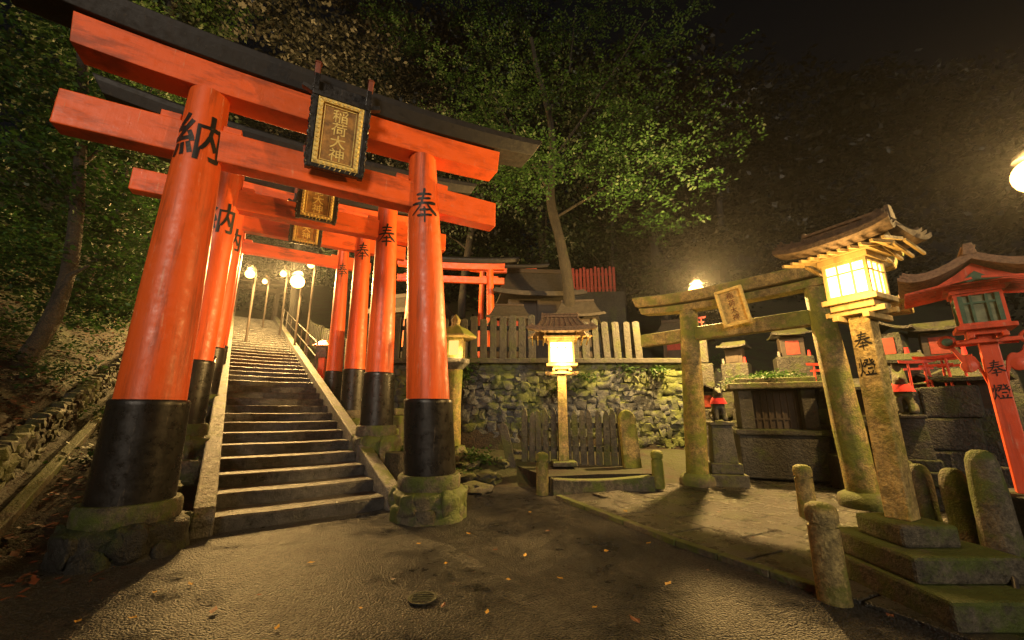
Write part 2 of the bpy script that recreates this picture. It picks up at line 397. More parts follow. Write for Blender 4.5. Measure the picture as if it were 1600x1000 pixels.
# ---------------------------------------------------------------- torii
def make_torii(label,L,R,ztop,znuki,r0,r1,tops=None,xc=0,nh=2.7,kh=3.4,bh=.44,sleeve=1.0,plinth=True,plaque=None,texts=('納','奉'),ts=.62,tz=(4.15,4.15),group=None,lift=.22):
    L=Vector(L);R=Vector(R); w=math.hypot(R.x-L.x,R.y-L.y); ang=math.atan2(R.y-L.y,R.x-L.x); mid=(L+R)/2
    o=thing('torii_gate',label,'shrine gate',(mid.x,mid.y,0),ang,group)
    if tops is None: tops=(-w/2+.1,w/2-.1)
    toL=lambda p:Matrix.Rotation(-ang,4,'Z')@(Vector(p)-Vector((mid.x,mid.y,0)))
    camL=toL((0,0,CH)); sc=r0/.31
    for i,(xb,xt,zb,ch) in enumerate(((-w/2,tops[0],L.z,texts[0]),(w/2,tops[1],R.z,texts[1]))):
        p0=Vector((xb,0,zb)); p1=Vector((xt,0,ztop))
        f=sleeve/(ztop-zb) if sleeve else 0
        pm=p0.lerp(p1,f)
        P=MB().column(pm,p1,[(0,r0),(.3,r0*.93),(.6,r0*.84),(1,r1)],36).obj('pillar',VERM,o,smooth=40)
        if sleeve:
            MB().column(p0,pm+Vector((0,0,.02)),[(0,r0*1.17),(.94,r0*1.12),(.975,r0*1.13),(1,r0*1.08)],36).obj('pillar_sleeve',BLACK,o,smooth=40)
        if ch:
            cen=lambda z,pm=pm,p1=p1:pm.lerp(p1,(z-pm.z)/(p1.z-pm.z))
            def rad(z,pm=pm):
                q=(z-pm.z)/(ztop-pm.z); pr=[(0,r0),(.3,r0*.93),(.6,r0*.84),(1,r1)]
                for (a,ra),(b,rb) in zip(pr,pr[1:]):
                    if a<=q<=b: return ra+(rb-ra)*(q-a)/(b-a)
                return r1
            c=cen(tz[i]); phi=math.atan2(camL.y-c.y,camL.x-c.x)+(RAD(-10) if i==0 else 0)
            m=MB(); wrap(m,ch,ts*(.95 if i==0 else .70),cen,rad,tz[i],phi,off=.012,asp=1.15 if i==0 else 1.3)
            if m.f: m.obj('inscription',INK,P)
        if plinth:
            zg=-.12 if zb<.9 else zb-.9
            m=MB(); prof=[(r0*1.58,zg-.1)]
            for q in (0,.2,.4,.6,.8,.93): prof.append((r0*(1.62+.04*math.sin(q*9)),zg+(zb-.2-zg)*q))
            prof.append((r0*1.42,zb-.18)); m.lathe(prof,(xb,0,0),48,wob=.18,seed=i*7+L.x)
            n=11
            for k in range(n):
                a=2*PI*k/n+i+random.uniform(-.12,.12); zz=zg+(zb-.22-zg)*(.3+.42*(k%2)); m.rock((xb+r0*1.43*math.cos(a),r0*1.43*math.sin(a),zz),(r0*.3,r0*.42,(zb-zg)*.24),k+i*20,3,.6,.35,a)
            m.obj('plinth',STONED if i==0 and zb<.9 else STONE,o,smooth=60)
            MB().lathe([(r0*1.36,zb-.2),(r0*1.4,zb-.16),(r0*1.4,zb-.03),(r0*1.33,zb+.005)],(xb,0,0),40,wob=.03).obj('plinth_collar',STONE,o,smooth=40)
    dp=r0*.95
    MB().box((xc,0,znuki),(2*nh,dp*.85,bh)).obj('tie_beam',VERM2,o,bev=.015)
    for x in tops:
        for sg in (-1,1):
            MB().box((x+sg*(r1+.1),0,znuki+bh/2+.04*sc),(.2,dp*.7,.1*sc)).obj('wedge',VERM2,o,bev=.008)
    def beam(hl,prof,z0,lf,mat,nm,slant):
        secs=[]; N=22
        for k in range(N+1):
            q=-1+2*k/N; cz=z0+lf*abs(q)**2.6
            secs.append([(xc+(q*hl)+slant*q*(pz)*(abs(q)**6),py,cz+pz) for py,pz in prof])
        return MB().loft(secs).obj(nm,mat,o,bev=.01)
    s=dp*.62
    beam(nh*1.0,[(-s,0),(s,0),(s,bh*.92),(-s,bh*.92)],ztop-.02,lift*.45,VERM2,'lintel_beam',.1)
    kz=ztop-.02+bh*.92+.004; K=s*1.75
    beam(kh,[(-s*1.25,0),(s*1.25,0),(K,bh*.42),(K,bh*.66),(0,bh*1.15),(-K,bh*.66),(-K,bh*.42)],kz,lift,ROOFB,'top_beam',.55)
    if plaque:
        px,py,pz,ps=plaque
        M=Matrix.Translation((px,py,pz))@Matrix.Rotation(RAD(11),4,'X')@Matrix.Diagonal((ps,ps,ps*.9,1))
        f=MB()
        for sx in (-1,1):
            f.box((sx*.40,.03,.16),(.08,.12,1.72),M=M)
            for k in range(14):
                f.rock((sx*(.435+.01*(k%2)),.0,-.6+k*.105),(.022,.04,.055),k+sx,2,.8,.25,M=M)
            f.box((sx*.49,.03,.72),(.22,.12,.08),M=M,ry=-sx*.35)
        f.box((0,.02,.67),(.88,.13,.09),M=M); f.box((0,.02,-.65),(.84,.13,.07),M=M)
        f.box((0,.075,0),(.8,.03,1.25),M=M); f.box((0,.12,.84),(.74,.06,.22),M=M)
        for sx in (-1,1): f.box((sx*.28,.26,.5),(.06,.36,.06),M=M); f.box((sx*.28,.26,-.4),(.06,.36,.06),M=M)
        fr=f.obj('plaque_frame',BLACK,o,bev=.012)
        for sx in (-1,1):
            m=MB(); m.box((sx*.41,.03,1.12),(.085,.1,.22),M=M); m.box((sx*.41,.03,1.24),(.12,.13,.05),M=M,taper=.5); m.obj('post_cap',BROWNP,fr,bev=.01)
        MB().box((0,.02,0),(.62,.05,1.17),M=M).obj('plaque_board',GOLDD,fr)
        g=MB()
        for sx in (-1,1):
            g.box((sx*.31,-.02,0),(.075,.05,1.22),M=M); g.box((sx*.24,-.010,0),(.012,.02,1.04),M=M)
            for k in range(14): g.rock((sx*.31,-.045,-.54+k*.083),(.03,.018,.034),k,1,.9,.3,M=M)
        for sz in (-1,1):
            g.box((0,-.02,sz*.575),(.66,.05,.07),M=M); g.box((0,-.010,sz*.505),(.49,.02,.012),M=M)
            for k in range(8): g.rock((-.26+k*.074,-.045,sz*.575),(.032,.018,.028),k,1,.9,.3,M=M)
        for k in range(9): g.rock((-.31+k*.078,-.02,-.645),(.036,.03,.045),k,1,.9,.2,M=M)
        g.obj('plaque_border',GOLD,fr,smooth=50)
        for k,ch in enumerate('稲荷大神'):
            t=MB(); flat(t,ch,.25,M@Matrix.Translation((0,-.012,.36-.24*k)),.008,1.02)
            if t.f: t.obj('inscription',GOLD,fr)
    return o
def azD(az,D,z): return Vector((D*math.sin(RAD(az)),D*math.cos(RAD(az)),z))
make_torii('large orange torii gate in front, standing over the foot of the stairs',azD(-41.6,5.967,.5),azD(-11,6.065,.55),5.42,4.70,.31,.215,tops=(-1.6,1.235),xc=-.185,plaque=(-.05,-.40,5.13,.84),ts=.62,tz=(4.70,4.50))
make_torii('second orange torii gate up the stairs, just behind the front gate',azD(-38.9,8.5,1.2),azD(-18.2,8.5,1.13),5.98,5.2,.27,.2,nh=2.75,kh=3.3,bh=.4,plaque=(.05,-.42,5.48,.8),ts=.56,tz=(4.75,5.05))
make_torii('third orange torii gate up the stairs, with the smaller gold plaque',azD(-37.5,11,1.75),azD(-21.4,11,1.42),6.5,5.8,.25,.18,nh=2.6,kh=3.1,bh=.38,plaque=(.05,-.4,5.92,.8),ts=.54,tz=(5.3,5.6))
make_torii('fourth orange torii gate, farthest up the stairs',azD(-36.9,14,2.2),azD(-23.9,14,1.62),6.95,6.27,.24,.17,nh=2.4,kh=2.9,bh=.36,plaque=None,ts=.52,tz=(5.8,6.0))
make_torii('slender red torii gate on the terrace behind the stone fence',(-4.2,15.6,3.3),(-.84,16.0,3.3),7.22,6.75,.19,.15,nh=2.2,kh=2.75,bh=.28,sleeve=.5,plinth=False,texts=(None,None),lift=.14)
make_torii('small red torii gate farther back, its beam just above the slender gate',(-1.6,19.2,3.4),(.7,19.4,3.4),8.3,7.8,.16,.13,nh=1.7,kh=2.3,bh=.25,sleeve=.4,plinth=False,texts=(None,None),lift=.12)
# ---------------------------------------------------------------- stone torii
SL=azD(23.7,8.9,0); SRR=azD(39.5,8.2,0)
def stone_gate():
    L,R=SL,SRR; w=(R-L).length; ang=math.atan2(R.y-L.y,R.x-L.x); mid=(L+R)/2
    o=thing('stone_torii','mossy stone torii gate with a small gold plaque','shrine gate',(mid.x,mid.y,0),ang)
    for i,(xb,xt) in enumerate(((-w/2,-w/2+.14),(w/2,w/2-.14))):
        MB().column((xb,0,.12),(xt,0,3.42),[(0,.205),(.15,.2),(.3,.2),(.45,.195),(.6,.19),(.8,.18),(1,.17)],28,wob=.05).obj('pillar',GATEST,o,smooth=50)
        MB().lathe([(.31,-.05),(.33,.1),(.3,.19),(.22,.24)],(xb,0,0),24,wob=.1).obj('plinth',STONE,o,smooth=50)
    MB().box((0.0,0,2.93),(w+1.9,.2,.27)).obj('tie_beam',GATEST,o,bev=.03)
    for z0,h,hl,d0,d1,nm in ((3.4,.18,w/2+.86,.15,.16,'lintel_beam'),(3.582,.27,w/2+.97,.18,.25,'top_beam')):
        secs=[]
        for k in range(15):
            q=-1+2*k/14; cz=z0+.12*abs(q)**2.5
            secs.append([(q*hl,-d0,cz),(q*hl,d0,cz),(q*hl*1.02,d1,cz+h*.75),(q*hl*1.02,0,cz+h),(q*hl*1.02,-d1,cz+h*.75)])
        MB().loft(secs).obj(nm,GATEST,o,bev=.02)
    M=Matrix.Translation((-.14,-.26,3.30))@Matrix.Rotation(RAD(10),4,'X')@Matrix.Rotation(RAD(-6),4,'Y')@Matrix.Scale(.9,4)
    f=MB(); f.box((0,.03,0),(.5,.05,.72),M=M); fr=f.obj('plaque_board',GOLDP,o,bev=.01)
    g=MB()
    for sx in (-1,1): g.box((sx*.24,-.01,0),(.06,.06,.76),M=M)
    for sz in (-1,1): g.box((0,-.01,sz*.36),(.53,.06,.06),M=M)
    g.obj('plaque_border',GOLD,fr,bev=.008)
    for k,ch in enumerate('稲荷大神'):
        t=MB(); flat(t,ch,.145,M@Matrix.Translation((0,-.003,.225-.15*k)),.0)
        if t.f: t.obj('inscription',BROWNP,fr)
stone_gate()
# ---------------------------------------------------------------- lanterns
def gable(mb,W,Lh,h,z0,th,curl=.05,n=9,flare=.06,M=None,p=1.5,hip=0):
    secs=[]
    for j in range(9):
        y=-1+2*j/8; lift=flare*abs(y)**3; sec=[]
        for k in range(-n,n+1):
            a=abs(k)/n; sec.append((W*k/n,y*Lh*(1-hip*(1-a)),z0+h*(1-a)**p+curl*a**4+lift*(a*.8+.2)))
        bot=[(x,yy,z-th) for x,yy,z in sec[::-1]]
        secs.append(sec+bot)
    return mb.loft(secs,M)
def lantern(label,loc,rz,tiers,pw,pz,bw,bh,roof,mats,chars=None,csize=.16,lit=True,cz=None,group=None,ridge='y',face=(-1,0),arms=False,curl=.05,p=1.5,hip=0):
    PM,RM,FM,TM=mats
    o=thing('shrine_lantern',label,'lantern',loc,rz,group); z=0
    for tw,th,*off in tiers:
        ox,oy=off if off else (0,0); q=Matrix.Rotation(-rz,4,'Z')@Vector((ox,oy,0))
        MB().box((q.x,q.y,z+th/2),(tw,tw,th),-rz).obj('base_tier',TM,o,bev=.025); z+=th
    post=MB().box((0,0,(z+pz)/2),(pw,pw,pz-z),taper=.92).obj('post',PM,o,bev=.01)
    b=MB(); b.box((0,0,pz+.03),(pw*1.9,pw*1.9,.06)); b.box((0,0,pz+.085),(bw*1.22,bw*1.22,.05))
    for sx in (-1,1): b.box((sx*bw*.33,0,pz-.02),(.05,bw*1.3,.05)); b.box((0,sx*bw*.33,pz-.075),(bw*1.3,.05,.05))
    b.obj('bracket',FM,o,bev=.006)
    if arms:
        for a in (0,2):
            M=Matrix.Rotation(a*PI/2,4,'Z')
            secs=[]
            for k in range(13):
                q=k/12; x=pw*.5+q*bw*.7; zz=pz-.5+.42*q**.6+.05*math.sin(q*9); hh=.09*(1-.35*q)
                secs.append([(x,-.03,zz-hh),(x,.03,zz-hh),(x,.03,zz+hh*.6),(x,-.03,zz+hh*.6)])
            m=MB().loft(secs,M); m.lathe([(.02,-.04),(.085,-.03),(.085,.03),(.02,.04)],n=16,M=M@Matrix.Translation((pw*.5+bw*.62,0,pz-.05))@Matrix.Rotation(PI/2,4,'X')); m.lathe([(.02,-.04),(.075,-.03),(.075,.03),(.02,.04)],n=16,M=M@Matrix.Translation((pw*.5+bw*.28,0,pz-.36))@Matrix.Rotation(PI/2,4,'X'))
            ar=m.obj('carved_arm',FM,o,bev=.006)
            m=MB(); m.lathe([(.01,-.05),(.05,-.046),(.05,.046),(.01,.05)],n=14,M=M@Matrix.Translation((pw*.5+bw*.62,0,pz-.05))@Matrix.Rotation(PI/2,4,'X')); m.obj('green_boss',GREENP,ar)
    WF=GREENP if arms else FM
    zb=pz+.112; f=MB(); h=bw/2; pt=bw*.075
    for sx in (-1,1):
        for sy in (-1,1): f.box((sx*(h-pt/2),sy*(h-pt/2),zb+bh/2),(pt,pt,bh))
        f.box((sx*(h-pt/2),0,zb+pt/2),(pt*.9,bw-2*pt,pt)); f.box((0,sx*(h-pt/2),zb+pt/2),(bw-2*pt,pt*.9,pt))
        f.box((sx*(h-pt/2),0,zb+bh-pt/2),(pt*.9,bw-2*pt,pt)); f.box((0,sx*(h-pt/2),zb+bh-pt/2),(bw-2*pt,pt*.9,pt))
    fb=f.obj('light_box',FM,o); f=MB(); bt=.014 if lit else .024
    for sx in (-1,1):
        for k in (-1,1):
            f.box((sx*(h-.008),k*bw*.16,zb+bh/2),(.012,bt,bh-2*pt)); f.box((k*bw*.16,sx*(h-.008),zb+bh/2),(bt,.012,bh-2*pt))
            if arms: f.box((sx*(h-.007),k*(bw/2-pt-.02),zb+bh/2),(.016,.04,bh-2*pt)); f.box((k*(bw/2-pt-.02),sx*(h-.007),zb+bh/2),(.04,.016,bh-2*pt))
        f.box((sx*(h-.008),0,zb+bh*.68),(.010,bw-2*pt,bt)); f.box((0,sx*(h-.008),zb+bh*.68),(bw-2*pt,.010,bt))
    f.obj('lattice',WF,fb)
    for a in range(4):
        M=Matrix.Rotation(a*PI/2,4,'Z'); MB().box((0,-(h-.028),zb+bh/2),(bw-2*pt+.01,.008,bh-2*pt+.01),M=M).obj('lamp_panel',PANEL if lit else PANEG,fb)
    W,Lh,rh=roof; rz0=zb+bh+.02; RY=Matrix.Identity(4) if ridge=='y' else Matrix.Rotation(PI/2,4,'Z')
    t=MB(); t.box((0,0,zb+bh+.025),(bw*1.12,bw*1.12,.05))
    t.box((0,0,zb+bh+.07),(bw*1.35,bw*1.35,.035))
    for k in range(-5,6):
        y=k*Lh*.17
        for sx in (-1,1):
            t.box((sx*W*.5,y,rz0+.055),(W*.9,.022,.026),M=RY,ry=sx*.16)
    t.obj('rafters',FM,o)
    r=MB(); gable(r,W,Lh,rh,rz0+.075,.045,curl,M=RY,p=p,hip=hip); gable(r,W*.96,Lh*.955,rh,rz0+.105,.03,curl,M=RY,p=p,hip=hip); gable(r,W*.92,Lh*.91,rh,rz0+.132,.03,curl,M=RY,p=p,hip=hip)
    for k in range(-4,5):
        secs=[]
        for j in range(-9,10):
            a=abs(j)/9; x=W*.91*j/9; zz=rz0+.132+rh*(1-a)**p+curl*a**4+.004+.06*abs(k*.21/.91)**3*(a*.8+.2); yy=k*Lh*.21*(1-hip*(1-a))
            secs.append([(x,yy-.016,zz),(x,yy+.016,zz),(x,yy+.009,zz+.02),(x,yy-.009,zz+.02)])
        r.loft(secs,RY)
    ro=r.obj('roof',RM,o,smooth=35)
    hl=Lh*(1-hip)
    c=MB(); c.box((0,0,rz0+.155+rh),(.085,hl*1.8,.06),M=RY); c.box((0,0,rz0+.195+rh),(.12,hl*1.86,.03),M=RY)
    for sy in (-1,1): c.box((0,sy*hl*.92,rz0+.17+rh),(.12,.05,.14),M=RY,taper=.6)
    c.obj('ridge_cap',RM,ro,bev=.006)
    for sy in (-1,1):
        g=MB(); yb=hl*.74; ys_=(sy*yb,sy*(yb+.03))
        pf=[(-W*.55,.06),(W*.55,.06),(W*.25,.06+rh*.4),(0,.05+rh*.85),(-W*.25,.06+rh*.4)]
        g.loft([[(x,yy,rz0+zz) for x,zz in pf] for yy in ys_],RY); gb=g.obj('gable_board',FM,ro)
        if arms:
            g=MB(); yy=sy*(yb+.045); g.loft([[(x,q,rz0+zz) for x,zz in ((-.2,.075),(.2,.075),(.1,.11),(0,.2),(-.1,.11))] for q in (yy-.012,yy+.012)],RY); g.obj('gable_ornament',GREENP,ro)
    if chars:
        A=math.atan2(face[1],face[0])+PI/2
        for k,ch in enumerate(chars):
            tm=MB(); zc=cz-k*csize*1.85; ww=pw/2*(1-.08*(zc-z)/(pz-z))+.004
            flat(tm,ch,csize,Matrix.Rotation(A,4,'Z')@Matrix.Translation((0,-ww,zc)),.008,1.25)
            if tm.f: tm.obj('inscription',INK,post)
    return o
bl=azD(42.1,4.8,0)
lantern('tall lit shrine lantern on mossy stepped base, nearest on the right',(bl.x,bl.y,0),RAD(27),[(1.2,.2,.22,-.05),(.8,.18,.06,0),(.44,.16)],.175,2.3,.345,.34,(.42,.46,.19),(POSTW,BARK,WOODP,STONE),'奉燈',.13,True,2.02,hip=.2,curl=.08)
sl=at_d(881,722,8.8)
lantern('lit wooden lantern on a slim post beside the picket fence, in the middle',(sl.x,sl.y,.3),RAD(-4),[(.5,.1)],.2,1.98,.54,.5,(.60,.74,.42),(POSTW,BARK,WOODP,STONE),None,.12,True,1.5,ridge='x',hip=.42,curl=.1)
rl=azD(50.4,7.5,0)
VR3=paint('lantern_red',(.66,.085,.03),(.6,.3,.2),amt=.5)
lantern('unlit red wooden lantern with green panels at the right edge',(rl.x,rl.y,.0),RAD(-44),[(.7,.5)],.165,2.30,.40,.40,(.66,.54,.30),(VR3,BARKL,VR3,STONED),'奉燈',.15,False,1.90,face=(0,-1),arms=True,curl=.10,p=1.6,hip=.15)
# ---------------------------------------------------------------- bollards
bo=thing('stone_bollard','round stone bollard nearest the camera, beside the lantern base','bollard',at_z(1304,938),0,'round stone bollards')
MB().lathe([(.112,-.05),(.11,.12),(.108,.25),(.106,.4),(.104,.52)],n=24,wob=.05).obj('shaft',GATEST,bo,smooth=50)
MB().lathe([(.088,.515),(.09,.545),(.107,.55),(.112,.62),(.1,.665),(.06,.69),(.01,.695)],n=24,wob=.03).obj('cap',GATEST,bo,smooth=50)
for u,v,l in ((1265,812,'round stone bollard just behind the nearest bollard, in front of the stone gate'),(848,772,'round stone bollard at the left end of the low kerb'),(1030,765,'round stone bollard at the right end of the low kerb')):
    dup(bo,at_z(u,v),random.uniform(0,6),l)
k=MB(); A=at_z(862,772); B=at_z(1020,766); N=8; secs=[]
for i in range(N+1):
    q=i/N; p=A.lerp(B,q); n=Vector((-(B-A).y,(B-A).x,0)).normalized(); p=p-n*(-.18*math.sin(PI*q))
    h=.26-.07*math.sin(PI*q)
    secs.append([tuple(p-n*.11+Vector((0,0,-.05))),tuple(p+n*.11+Vector((0,0,-.05))),tuple(p+n*.1+Vector((0,0,h))),tuple(p-n*.1+Vector((0,0,h)))])
k.loft(secs); tag(k.obj('stone_kerb',STONE,bev=.02),'low curved stone kerb between two bollards in front of the lantern','kerb')
bed=[(.62,7.55),(1.6,7.85),(2.62,7.92),(2.95,9.0),(3.0,11),(-.2,11),(.05,9.2)]
b=MB(); b.loft([[(x,y,-.1) for x,y in bed],[(x,y,.26) for x,y in bed]]); tag(b.obj('planting_bed',SOIL),kind='structure')
# ---------------------------------------------------------------- picket fences & walls
def picket(h,w,d,mb,M,top='round'):
    if top=='round': pts=[(-w/2,0),(w/2,0),(w/2*.96,h*.86),(w*.3,h*.96),(0,h),(-w*.3,h*.96),(-w/2*.96,h*.86)]
    else: pts=[(-w/2,0),(w/2,0),(w/2,h*.975),(0,h),(-w/2,h*.975)]
    mb.loft([[(x,-d/2,z) for x,z in pts],[(x,d/2,z) for x,z in pts]],M)
def fence(name,label,a,b,n,h,w,d,mat,rails,top,jit=.02):
    a=Vector(a);b=Vector(b); ang=math.atan2((b-a).y,(b-a).x); o=thing(name,label,'fence',a,ang); Ln=(b-a).xy.length
    for i in range(n):
        q=i/(n-1); M=Matrix.Translation((q*Ln,random.uniform(-.01,.01),(b.z-a.z)*q-.05))@Matrix.Rotation(random.uniform(-jit,jit),4,'Y')
        m=MB(); picket(h*random.uniform(.94,1.04),w*random.uniform(.88,1.1),d,m,M,top); m.obj('picket',mat,o,bev=.012)
    for rzh in rails:
        MB().box((Ln/2,d*.75,rzh),(Ln,d*.5,.12)).obj('rail',mat,o,bev=.01)
    return o
f1=at_d(820,712,9.35); f2=at_d(972,712,9.35)
fence('picket_fence','low fence of round-topped stone pickets behind the middle lantern',(f1.x,f1.y,.24),(f2.x,f2.y,.24),14,1.25,.14,.13,PICKST,[.35,.85],'round',.03)
m=MB(); p=at_d(987,712,9.1); picket(1.22,.36,.2,m,Matrix.Rotation(-.06,4,'Y'),'round'); tag(m.obj('stone_slab',GATEST,bev=.03,loc=(p.x,p.y,.22)),'broad round-topped stone slab at the right end of the picket fence','stone slab')
m=MB(); p=at_d(800,716,9.0); picket(1.0,.2,.08,m,Matrix.Rotation(-.22,4,'Y')@Matrix.Rotation(-.2,4,'X'),'round'); tag(m.obj('leaning_plank',PICKST,bev=.01,loc=(p.x,p.y,.2)),'grey plank leaning at the left end of the picket fence','plank')
def rubble(mb,a,b,z0,z1,sz,dep,seed,lay=.75):
    a=Vector(a);b=Vector(b); L=(b-a).length; d=(b-a)/L; ang=math.atan2(d.y,d.x); rows=int(max(2,round((z1(.6)-z0(.6))/(sz*lay)))); k=seed
    for r in range(rows):
        x=-.1+random.uniform(0,sz*.5)
        while x<L:
            w=sz*random.uniform(.55,1.6); q=min(1,max(0,(x+w/2)/L)); p=a.lerp(b,q); zz0=z0(q); hh=(z1(q)-zz0)/rows
            k+=1; mb.rock((p.x+random.uniform(-.02,.02),p.y+random.uniform(-.02,.02),zz0+(r+.5)*hh+random.uniform(-.16,.16)*sz),(w*.58,dep*random.uniform(.75,1.12),hh*.66*random.uniform(.85,1.2)),k,2,.5,.45,ang+random.uniform(-.1,.1)); x+=w*.95
    return ang
w=MB(); rubble(w,(-3.3,11.0),(4.6,10.9),lambda q:.2,lambda q:2.68,.24,.12,10)
w.box((.65,11.06,1.4),(7.9,.2,2.5)); rubble(w,(-3.3,11.1),(-6.1,14.9),lambda q:.5+.5*q,lambda q:2.7+.1*q,.34,.2,700)
tag(w.obj('retaining_wall',WALLS,smooth=40),'tall mossy rubble retaining wall below the stone fence','wall')
c=MB(); c.box((.65,10.95,2.73),(8.0,.5,.14)); tag(c.obj('wall_coping',FENCEST,bev=.02),'long flat stone coping on top of the retaining wall','coping')
fence('stone_fence','stone fence of square posts on the retaining wall, left of the middle lantern',(-3.2,10.95,2.8),(.55,10.95,2.8),15,1.25,.19,.18,FENCEST,[.3,.9],'flat',.012)
fence('stone_fence','shorter grey stone fence on the retaining wall, right of the middle lantern',(1.45,10.95,2.8),(3.5,10.95,2.8),8,1.15,.19,.18,FENCEST,[.3,.85],'flat',.06)
fence('stone_fence','stone post fence climbing beside the right of the upper stairs',stw(7.5,2.5,2.4),stw(17,2.3,5.0),26,1.2,.2,.18,FENCEST,[],'flat',.01)
for i,(s,t,sx,sy,sz) in enumerate(((3.4,2.1,.7,.6,.5),(4.2,2.45,.8,.7,.9),(5.9,2.0,.7,.6,.6),(6.6,2.5,.9,.8,1.1),(8.8,2.0,.8,.7,.7))):
    q=stw(s,t); m=MB(); m.box((0,0,sz/2),(sx,sy,sz),random.uniform(-.3,.3)); m.box((.05,.03,sz+.09),(sx*.8,sy*.85,.18),random.uniform(-.3,.3))
    tag(m.obj('stacked_stone',STONE,bev=.04,loc=(q.x,q.y,H(q.x,q.y)-.1)),'squared stone block beside the right gate pillars, %s up the stairs'%ORD[i],'stone block','squared stones beside the right gate pillars')
w=MB(); a=stw(-1.5,-3.3); b=stw(14,-3.15)
rubble(w,a,b,lambda q:max(-.05,.3*(-1.7+15.5*q)-.05),lambda q:max(-.05,.3*(-1.7+15.5*q))+LWH,.15,.10,1500,.8)
LW=stone('low_wall_stone',(.018,.016,.012),(.06,.053,.038),(.045,.055,.010),.58,2.6)
tag(w.obj('retaining_wall',LW,smooth=40),'low rubble wall along the leafy slope on the left','wall')
k=MB(); secs=[]
for i in range(20):
    s=-1.5+i*.75; z=max(0,.3*(s-.2))
    secs.append([tuple(stw(s,-2.95,z-.2)),tuple(stw(s,-2.82,z-.2)),tuple(stw(s,-2.82,z+.08)),tuple(stw(s,-2.95,z+.09))])
k.loft(secs); tag(k.obj('stone_kerb',STONE,bev=.015),'sloping kerb at the foot of the low left wall','kerb')
pts=[(1432,800,.17,.7),(1458,835,.2,.78),(1512,848,.23,.77),(1570,866,.27,1.0)]
for i,(u,v,wd,h) in enumerate(pts):
    q=at_z(u,v); m=MB()
    m.column((0,0,-.1),(random.uniform(-.02,.02),0,h),[(0,wd*.55),(.2,wd*.56),(.4,wd*.53),(.6,wd*.54),(.8,wd*.52),(.9,wd*.47),(.97,wd*.36),(1,wd*.2)],16,wob=.2,seed=i*3)
    tag(m.obj('stone_post',STONE,smooth=50,loc=q),'rough round-topped stone post right of the tall lantern, %s from left'%ORD[i],'stone post','rough stone posts right of the tall lantern')
# ---------------------------------------------------------------- stone lantern by the wall
p=at_d(709,600,9.5)
o=thing('stone_lantern','stone lantern with added glow beside the right pillar of the front gate, before the wall','stone lantern',(p.x,p.y,.35))
MB().lathe([(.4,-.3),(.42,.1),(.34,.2),(.3,.3)],n=6,wob=.04).obj('base',STONE,o,bev=.02)
MB().lathe([(.2,.3),(.18,1.2),(.2,2.0)],n=18,wob=.03).obj('shaft',GATEST,o,smooth=40)
MB().lathe([(.2,2.0),(.36,2.15),(.36,2.25),(.26,2.27)],n=6).obj('platform',GRAN,o,bev=.015)
m=MB()
for a in range(4):
    an=PI/4+a*PI/2; m.box((.24*math.cos(an),.24*math.sin(an),2.5),(.1,.1,.5))
m.box((0,0,2.29),(.42,.42,.06)); m.box((0,0,2.71),(.42,.42,.07)); fbx=m.obj('fire_box',GATEST,o,bev=.01)
MB().box((0,0,2.5),(.27,.27,.37)).obj('lamp_panel',ADDGLOW,fbx)  # added glowing block, gives the box its yellow lamplight
MB().lathe([(.5,2.74),(.52,2.79),(.3,2.97),(.12,3.05),(.1,3.1),(.13,3.2),(.02,3.34)],n=6).obj('cap',GATEST,o,bev=.02)
STL=Vector((p.x,p.y,2.85))
p=stw(9.5,1.75,2.4)
o=thing('small_lantern','small red and white lantern post beside the upper stairs','lantern',p)
MB().box((0,0,.35),(.22,.22,1.1)).obj('post',VERM,o); MB().box((0,0,1.1),(.36,.36,.42)).obj('light_box',GRAN,o,bev=.02); MB().box((0,0,1.42),(.62,.62,.22),taper=.3).obj('cap',VERM,o,bev=.01)
# ---------------------------------------------------------------- altar
p=at_d(1222,735,10.5); az=math.atan2(p.x,p.y)
o=thing('stone_altar','stone altar box with a plant-covered roof slab behind the stone gate','stone altar',(p.x,p.y,.1),-az*.7)
m=MB(); m.box((0,0,.4),(1.55,1.1,.85)); m.box((0,0,.88),(1.65,1.2,.12)); m.obj('pedestal',STONED,o,bev=.03)
m=MB()
for sx in (-1,1): m.box((sx*.56,0,1.35),(.25,.9,.82))
m.box((0,.35,1.35),(1.0,.2,.8)); m.obj('chamber',FENCEST,o,bev=.015)
m=MB(); m.box((0,-.2,1.34),(.86,.05,.8))
for k in range(-3,4): m.box((k*.12,-.235,1.34),(.03,.03,.78))
for k in (-1,1): m.box((0,-.24,1.34+k*.2),(.84,.025,.03))
m.obj('lattice_door',TIMBER,o)
m=MB(); m.box((0,0,1.82),(1.75,1.25,.13)); m.box((0,0,1.93),(1.45,1.0,.12)); m.obj('roof_slab',STONE,o,bev=.03)
ALT=p
